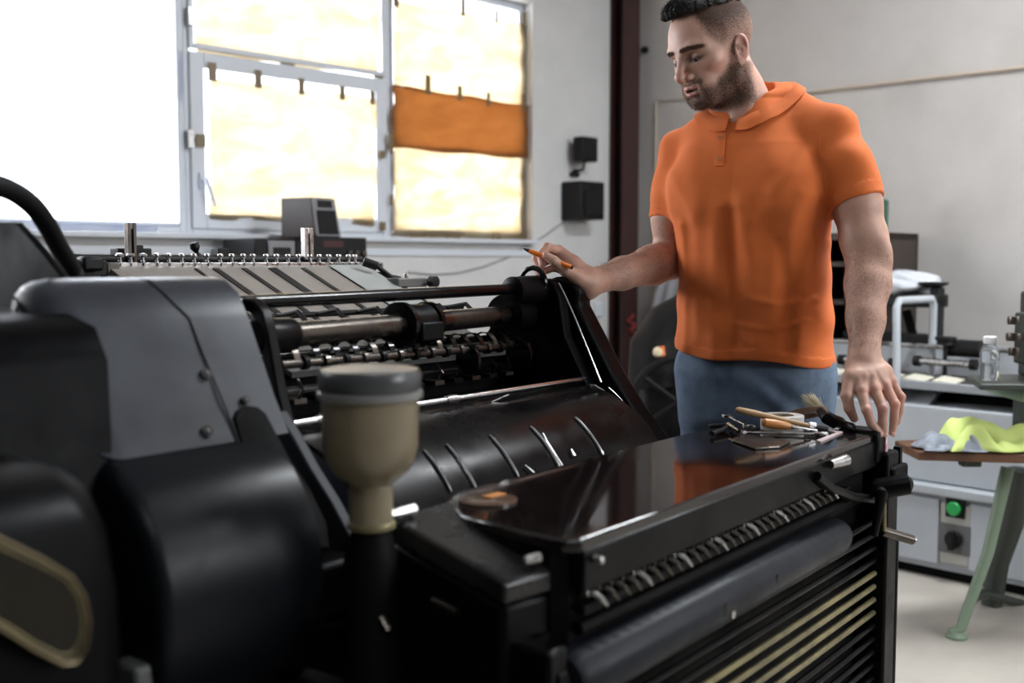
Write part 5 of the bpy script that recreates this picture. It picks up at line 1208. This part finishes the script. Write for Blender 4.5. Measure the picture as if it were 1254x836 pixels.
# ------------------------------------------------------------------ green bench machine at the right edge
GD = 3.30
def g(px, py, D=GD): return PD(px, py, D)
m_gr = mat('pale_green_enamel', (.20, .27, .19), .45, col2=(.17, .23, .16), nscale=5)
m_dgr = mat('dark_olive_enamel', (.035, .042, .034), .45)
ftL = g(1176, 783, 3.30); ftR = g(1214, 745, 3.62)
base = V3(ftL)
gm = thing('stitching_machine', 'green cast-iron stitching machine on splayed legs at the right edge', 'machine', W, (1.75, 3.45, 0))
def gp(name, mb, m, bevel=0, par=None, label=None): return part(name, mb, m, par or gm, bevel, label)
tpL = g(1234, 572, 3.36); tpR = g(1250, 575, 3.55)
mb = MB().tube([(ftL.x-.03, ftL.y, .012), (ftL.x+.0, ftL.y, .03), ftL.lerp(tpL, .5)+Vector((.012, 0, 0)), tpL], [.016, .0145, .0155, .018], 14, sq=1.2); gp('leg', mb, m_gr, label='pale green leg')
gp('foot', MB().lathe([(.034, 0), (.034, .008), (.022, .02)], (ftL.x-.012, ftL.y, 0), 'z', 16), m_gr)
ft2 = Vector((ftR.x, ftR.y, 0)); gp('leg', MB().tube([(ft2.x, ft2.y, 0), (ft2.x+.02, ft2.y, .15), ft2.lerp(tpR, .6)+Vector((.01, 0, .0)), tpR], [.034, .034, .036, .04], 12), m_dgr)
jt = g(1205, 727, 3.55); gp('brace', MB().tube([g(1176, 765, 3.33), g(1184, 742, 3.40), g(1196, 730, 3.50), jt], [.012, .014, .016, .02], 10), m_dgr)
gp('brace', MB().tube([jt, g(1230, 733, 3.6), g(1262, 742, 3.65)], .016, 10), m_dgr)
gp('leg', MB().tube([(2.10, 3.55, 0), (2.0, 3.5, .35), (1.86, 3.45, tpR.z)], [.034, .03, .036], 12), m_dgr); gp('leg', MB().tube([(2.05, 3.15, 0), (1.95, 3.25, .35), (1.80, 3.33, tpR.z)], [.020, .019, .022], 12), m_gr)
# wooden board
w0 = g(1120, 548, 3.25); w1_ = g(1300, 570, 3.25); zb_ = w0.z-.006
bpoly = [(w0.x, 3.22), (w0.x-.0, 3.42), (2.02, 3.62), (2.02, 3.20), (1.80, 3.12)]
gp('wooden_board', MB().prism(bpoly, 'z', zb_-.028, zb_), mat('worn_brown_wood', (.16, .07, .035), .5, col2=(.09, .04, .02), nscale=12), .004, label='worn brown wooden board')
for x in (1.38, 1.62): gp('board_bracket', MB().box(x, x+.06, 3.25, 3.29, zb_-.055, zb_-.028), m_dgr, .005)
# column, upper table, head
c0_ = g(1239, 560, 3.38); 
gp('column', MB().box(g(1238, 520, 3.46).x, 2.0, 3.30, 3.46, zb_, g(1240, 470).z), m_dgr, .01)
gp('column_base', MB().lathe([(.11, zb_), (.10, zb_+.03), (.06, zb_+.07)], (1.66, 3.32, 0), 'z', 20), m_dgr)
zt5 = g(1220, 466, 3.25).z
gp('upper_table', MB().prism([(g(1193, 466, 3.2).x, 3.16), (g(1196, 462, 3.35).x, 3.42), (2.1, 3.50), (2.1, 3.12)], 'z', zt5-.018, zt5), m_dgr, .004)
gp('upper_table_web', MB().box(g(1232, 480).x, 2.05, 3.20, 3.45, zt5-.06, zt5-.018), m_gr, .008)
x0 = g(1244, 400, 3.30).x
gp('head_column', MB().box(g(1247, 400, 3.42).x, 2.05, 3.28, 3.42, zt5, g(1250, 357).z), m_dgr, .01)
gp('head_slide', MB().box(x0-.006, x0+.06, 3.22, 3.30, zt5+.05, g(1240, 382).z), m_dgr, .006)
for py, r in ((392, .018), (412, .022), (430, .016)):
    q = g(1240, py, 3.22); gp('slide_screw', MB().lathe([(r, q.z-.012), (r*1.1, q.z), (r, q.z+.012)], (q.x, q.y-.01, 0), 'z', 12), m_dsteel)
gp('head_pin', MB().tube([(x0, 3.21, g(1, 378).z), (x0, 3.21, g(1, 440).z)], .007, 8), m_steel)
# bottle
bz = zt5; bc = g(1211, 462, 3.26)
m_clear = mat('clear_plastic', (.9, .93, .95), .08, Transmission_Weight=.92, IOR=1.3)
k = 3.26/1315
bt = thing('plastic_bottle', 'clear plastic bottle with white cap on the green table', 'bottle', W, (bc.x, bc.y, bz))
o_ = (bc.x, bc.y, 0)
part('bottle_body', MB().lathe([(.0, bz), (.0255, bz+.001), (.028, bz+.006), (.028, bz+.085), (.026, bz+.095), (.018, bz+.108), (.015, bz+.112), (.015, bz+.116)], o_, 'z', 24), m_clear, bt)
part('water', MB().lathe([(.0, bz+.003), (.024, bz+.004), (.026, bz+.008), (.026, bz+.055), (0, bz+.055)], o_, 'z', 24), mat('clear_liquid', (.85, .9, .93), .02, Transmission_Weight=.9, IOR=1.33), bt)
part('cap', MB().lathe([(.019, bz+.113), (.0195, bz+.115), (.0195, bz+.132), (.017, bz+.135), (0, bz+.1355)], o_, 'z', 24), mat('white_cap', (.75, .76, .78), .4), bt)
# rags
def rag(name, pts, m, lab, h, seed, fr=W):
    rn = random.Random(seed); ph = [rn.uniform(0, 6) for _ in range(8)]
    c = [Vector(p) for p in pts]; rows = []
    for i in range(23):
        f = i/22; row = []
        for j in range(33):
            gg = j/32; p = c[0].lerp(c[1], gg).lerp(c[3].lerp(c[2], gg), f)
            edge = min(1, min(f, 1-f, gg, 1-gg)*6)
            zz = h*edge*(.55+.35*math.sin(gg*7+ph[0]+3*math.sin(f*4+ph[1]))+.22*math.sin(f*9+gg*5+ph[2])+.12*math.sin(gg*23+f*8+ph[3]))
            p = p+Vector((.012*math.sin(f*8+ph[4]+gg*9), .012*math.sin(gg*10+ph[5]), 0)); row.append((p.x, p.y, max(c[0].z+.003, c[0].z+zz)))
        rows.append(row)
    q = (c[0]+c[2])/2
    return solo(name, MB().sheet(rows, .002), m, fr, (q.x, q.y, c[0].z), lab, 'rag', ang=180)
zz = zb_+.004
rag('yellow_rag', [(1.325, 3.18, zz), (1.60, 3.16, zz), (1.62, 3.36, zz), (1.34, 3.38, zz)], mat('fluorescent_yellow_cloth', (.58, .70, .22), .85), 'crumpled fluorescent yellow rag on the wooden board', .085, 5)
rag('grey_rag', [(1.235, 3.19, zz), (1.42, 3.17, zz), (1.43, 3.30, zz), (1.25, 3.34, zz)], mat('blue_grey_cloth', (.17, .19, .23), .9, col2=(.30, .33, .38), nscale=30), 'blue-grey rag crumpled at the left end of the wooden board', .04, 9)
# ------------------------------------------------------------------ dark clutter between the column and the man
CD = 4.3
def c(px, py, D=CD): return PD(px, py, D)
m_dkm = mat('dark_machine', (.006, .0055, .006), .6, spec=.2)
wm = thing('small_press', 'dark small machine with a wheel standing behind the man near the column', 'machine', W, (c(800, 500).x, CD, 0))
part('stand', MB().box(c(790, 0).x, c(850, 0).x, CD-.1, CD+.4, 0, c(800, 440).z), m_dkm, wm, .02)
part('body', MB().tube([c(808, 470), c(802, 420), c(815, 395), c(850, 380)], [.13, .10, .08, .09], 14), m_dkm, wm)
mbw = MB(); cw = c(822, 485)
mbw.tube([(cw.x+.17*math.cos(a_*PI/12), CD-.16, cw.z+.17*math.sin(a_*PI/12)) for a_ in range(25)], .016, 10)
for a_ in range(5): mbw.tube([(cw.x, CD-.16, cw.z), (cw.x+.17*math.cos(a_*2*PI/5), CD-.16, cw.z+.17*math.sin(a_*2*PI/5))], .010, 8)
part('hand_wheel', mbw, m_dkm, wm)
q = c(806, 431, CD-.15); part('lamp_lens', MB().lathe([(.0, q.y-.03), (.013, q.y-.028), (.022, q.y), (.014, q.y+.04)], (q.x, 0, q.z), 'y', 16), mat('pale_yellow_lens', (.7, .6, .4), .2), wm)
part('orange_clip', MB().tube([c(810, 424, CD-.15), c(812, 441, CD-.15)], .012, 8), mat('orange_plastic', (.7, .15, .02), .4), wm)
# grey cloth hanging on the wall
cq = [R.at(px, py, x=R0-.05) for px, py in ((815, 300), (842, 300), (842, 388), (806, 380))]
rows = []
for i in range(14):
    f = i/13; row = []
    for j in range(16):
        gg = j/15; p = cq[0].lerp(cq[1], gg).lerp(cq[3].lerp(cq[2], gg), f); p.x -= .03*f*(1+math.sin(gg*15+f*2)); row.append(p)
    rows.append(row)
solo('hanging_cloth', MB().sheet(rows, .004), mat('grey_cloth', (.34, .34, .36), .9), R, cq[2], 'light grey cloth hanging on the wall behind his raised arm', 'cloth', ang=180)
q = R.at(828, 380, x=R0-.25)
# red coiled lead on the column
pts = []
a_ = R.at(771, 385, y=S0-.13); b_ = R.at(778, 500, y=S0-.13)
for i in range(160):
    f = i/159; p = a_.lerp(b_, f); pts.append((p.x+.025*math.cos(f*60)+.03*math.sin(f*5), p.y-.015*math.sin(f*60), p.z))
solo('coiled_cable', MB().tube(pts, .004, 6), mat('red_cable', (.45, .03, .04), .5), R, b_, 'thin red coiled cable hanging on the dark red column', 'cable', ang=80)
# ------------------------------------------------------------------ tools on the press table
TZ = .8405
def tm(px, py, z=TZ): return M.at(px, py, z=z)
def Mp(px, py, D):                           # point at distance D in press coordinates
    p = PD(px, py, D); return Vector((p.x*M.x[0]+p.y*M.x[1], p.x*M.y[0]+p.y*M.y[1], p.z))
def tool(name, lab, cat, p): return thing(name, lab, cat, M, (p.x, p.y, TZ))
m_wood = mat('bare_wood_handle', (.42, .27, .13), .45, col2=(.33, .20, .09), nscale=25)
m_amb = mat('varnished_orange_wood', (.50, .20, .05), .3)
# long brush
a_, b_, e_ = (Mp(901, 501, 2.09), Mp(990, 521, 2.10), Mp(1012, 526, 2.11))
t = tool('paint_brush', 'long brush with bare wooden handle lying over the tools', 'brush', tm(950, 520)); d_ = b_-a_
part('handle', MB().tube([a_, a_+d_*.04, a_+d_*.25, a_+d_*.6, b_], [.003, .0062, .0070, .0052, .0045], 12), m_wood, t)
part('ferrule', MB().tube([b_, b_+(e_-b_)*.35], [.005, .006], 12, sq=1.5), m_steel, t); part('bristles', MB().tube([b_+(e_-b_)*.33, e_], [.0055, .007], 12, sq=1.3), m_dark, t)
a_, b_, e_ = Mp(933, 517, 2.05), Mp(968, 522, 2.06), Mp(1000, 527, 2.09)
t = tool('screwdriver', 'screwdriver with short varnished orange wooden handle', 'screwdriver', tm(960, 525)); d_ = b_-a_
part('handle', MB().tube([a_, a_+d_*.08, a_+d_*.4, a_+d_*.85, b_], [.004, .0085, .0095, .0075, .0055], 14), m_amb, t)
part('shaft', MB().tube([b_, b_+(e_-b_)*.2, e_], [.0055, .003, .0028], 10), m_steel, t)
def wrench(px0, py0, px1, py1, r, lab):
    a_, b_ = tm(px0, py0, .845), tm(px1, py1, .845); t = tool('wrench', lab, 'wrench', (a_+b_)/2); d_ = (b_-a_).normalized(); n = Vector((-d_.y, d_.x, 0))
    part('shank', MB().tube([a_, b_], r, 8, sq=.6), m_steel, t)
    for p, s in ((a_, -1), (b_, 1)):
        part('jaw', MB().prism([(p.x+n.x*x+d_.x*y*s, p.y+n.y*x+d_.y*y*s) for x, y in ((-.004, -.004), (-.011, .004), (-.012, .016), (-.006, .022), (-.004, .010), (.004, .010), (.006, .022), (.012, .016), (.011, .004), (.004, -.004))], 'z', .842, .848), m_steel, t, .001)
wrench(912, 529, 1000, 531, .0042, 'steel spanner lying in front of the brush'); wrench(893, 510, 915, 521, .003, 'small dark spanner at the left of the tools')
# tape rolls
def roll(px, py, ro, ri, h, m, lab, name, tilt=0):
    q = tm(px, py); z0 = TZ; t = MB().lathe([(ri, z0), (ro, z0), (ro, z0+h), (ri, z0+h), (ri, z0)], (q.x, q.y, 0), 'z', 32)
    t.f = [f for f in t.f if len(f) == 4]
    return q
q = tm(962, 521)
def ring(o, ro, ri, h):
    mb = MB(); n = 36; prof = [(ri, 0), (ro, 0), (ro, h), (ri, h)]; vs = []
    for k in range(n):
        a_ = 2*PI*k/n
        for r_, z_ in prof: vs.append((o[0]+r_*math.cos(a_), o[1]+r_*math.sin(a_), o[2]+z_))
    return mb.add(vs, [(k*4+i, k*4+(i+1) % 4, ((k+1) % n)*4+(i+1) % 4, ((k+1) % n)*4+i) for k in range(n) for i in range(4)])
q = M.at(958, 505, z=.875)
t = thing('tape_roll', 'white roll of tape lying flat behind the wooden brush handle', 'tape', M, (q.x, q.y, TZ))
part('tape', ring((q.x, q.y, TZ), .043, .024, .030), mat('white_tape', (.58, .55, .52), .5), t, .001); part('core', ring((q.x, q.y, TZ+.001), .0245, .022, .0285), mat('card_core', (.35, .28, .2), .8), t)
q = M.at(990, 503, z=.865)
t = thing('tape_roll', 'brown shiny tape roll leaning behind the white roll', 'tape', M, (q.x, q.y, TZ))
rb = ring((0, 0, 0), .042, .032, .012); rt = Matrix.Rotation(math.radians(12), 3, 'Y') @ Matrix.Rotation(math.radians(-16), 3, 'X'); rb.v = [tuple(Vector((q.x, q.y, TZ+.014))+rt@Vector(p)) for p in rb.v]
part('tape', rb, mat('brown_gloss_tape', (.22, .13, .08), .2), t, .001)
# short bristle brush standing up, dark tool pile
a_, b_ = tm(1012, 512, .862), M.at(990, 486, z=.885)
t = tool('ink_brush', 'stubby brush with pale bristles pointing up from the tools', 'brush', tm(1008, 515))
part('stock', MB().tube([a_+Vector((.02, -.01, -.014)), a_, a_.lerp(b_, .3)], [.010, .012, .009], 12), m_dark, t)
mb = MB(); rn = random.Random(5); s0 = a_.lerp(b_, .25); dd = (b_-a_)
for i in range(160):
    o_ = Vector((rn.uniform(-.007, .007), rn.uniform(-.007, .007), rn.uniform(-.004, .004))); e_ = s0+dd*rn.uniform(.55, .85)+o_*2.4; mb.tube([s0+o_, e_], [.0006, .0003], 3, cap=False)
o = part('bristles', mb, mat('pale_bristle', (.55, .48, .32), .6), t); o['kind'] = 'stuff'
for (x0, y0, x1, y1, r, lab) in ((1005, 505, 1032, 519, .012, 'black rubber grip beside his left thumb'), (1020, 514, 1046, 524, .009, 'black plug at the far table corner')):
    a_, b_ = tm(x0, y0, TZ+r), tm(x1, y1, TZ+r); solo('tool_handle', MB().tube([a_, a_.lerp(b_, .1), a_.lerp(b_, .5), b_.lerp(a_, .1), b_], [r*.6, r, r*.85, r, r*.5], 12), m_dark, M, (a_.x, a_.y, TZ), lab, 'tool')
# small set square
sq = [tm(px, py, .842) for px, py in ((1000, 539), (1005, 541), (1032, 529), (1018, 526), (1012, 526), (1024, 530))]
solo('set_square', MB().prism([(p.x, p.y) for p in sq], 'z', TZ, TZ+.0025), mat('pale_pink_plastic', (.62, .50, .50), .3), M, (sq[0].x, sq[0].y, TZ), 'small pale pink set square at the table edge', 'ruler')
# folded dark sheet and pliers in front of the tools
a_ = [tm(px, py) for px, py in ((896, 541), (925, 551), (955, 549), (968, 542), (930, 536), (905, 533))]
solo('metal_plate', MB().prism([(p.x, p.y) for p in a_], 'z', TZ, TZ+.004), m_dsteel, M, (a_[0].x, a_[0].y, TZ), 'small dark metal plate lying in front of the tools', 'plate', bevel=.001)
t = tool('pliers', 'dark pliers at the left of the tool pile', 'pliers', tm(900, 527))
a_, b_, c_, d_ = tm(868, 522, .847), tm(893, 521, .850), tm(872, 531, .847), tm(905, 528, .850)
part('handle', MB().tube([a_, a_.lerp(b_, .5)+Vector((0, .006, 0)), b_], .005, 10), m_rubber, t); part('handle', MB().tube([c_, c_.lerp(b_, .5)+Vector((0, -.004, 0)), b_], .005, 10), m_rubber, t)
part('jaws', MB().tube([b_, d_], [.008, .004], 10), m_dsteel, t)
# lid near the table's left end; the orange reflection is a thin coloured slab
q = tm(598, 608, .846)
t = thing('jar_lid', 'round smoky lid with painted orange reflection on the left end of the polished table', 'lid', M, (q.x, q.y, TZ))
part('lid_disc', MB().lathe([(.042, TZ), (.042, TZ+.0025), (.040, TZ+.0035), (.0, TZ+.003)], (q.x, q.y, 0), 'z', 28), mat('smoky_lid', (.10, .06, .04), .15), t)
part('reflection_patch', MB().box(q.x+.0, q.x+.035, q.y-.006, q.y+.012, TZ+.0035, TZ+.0055), mat('orange_reflection', (.55, .22, .06), .5), t, .002)
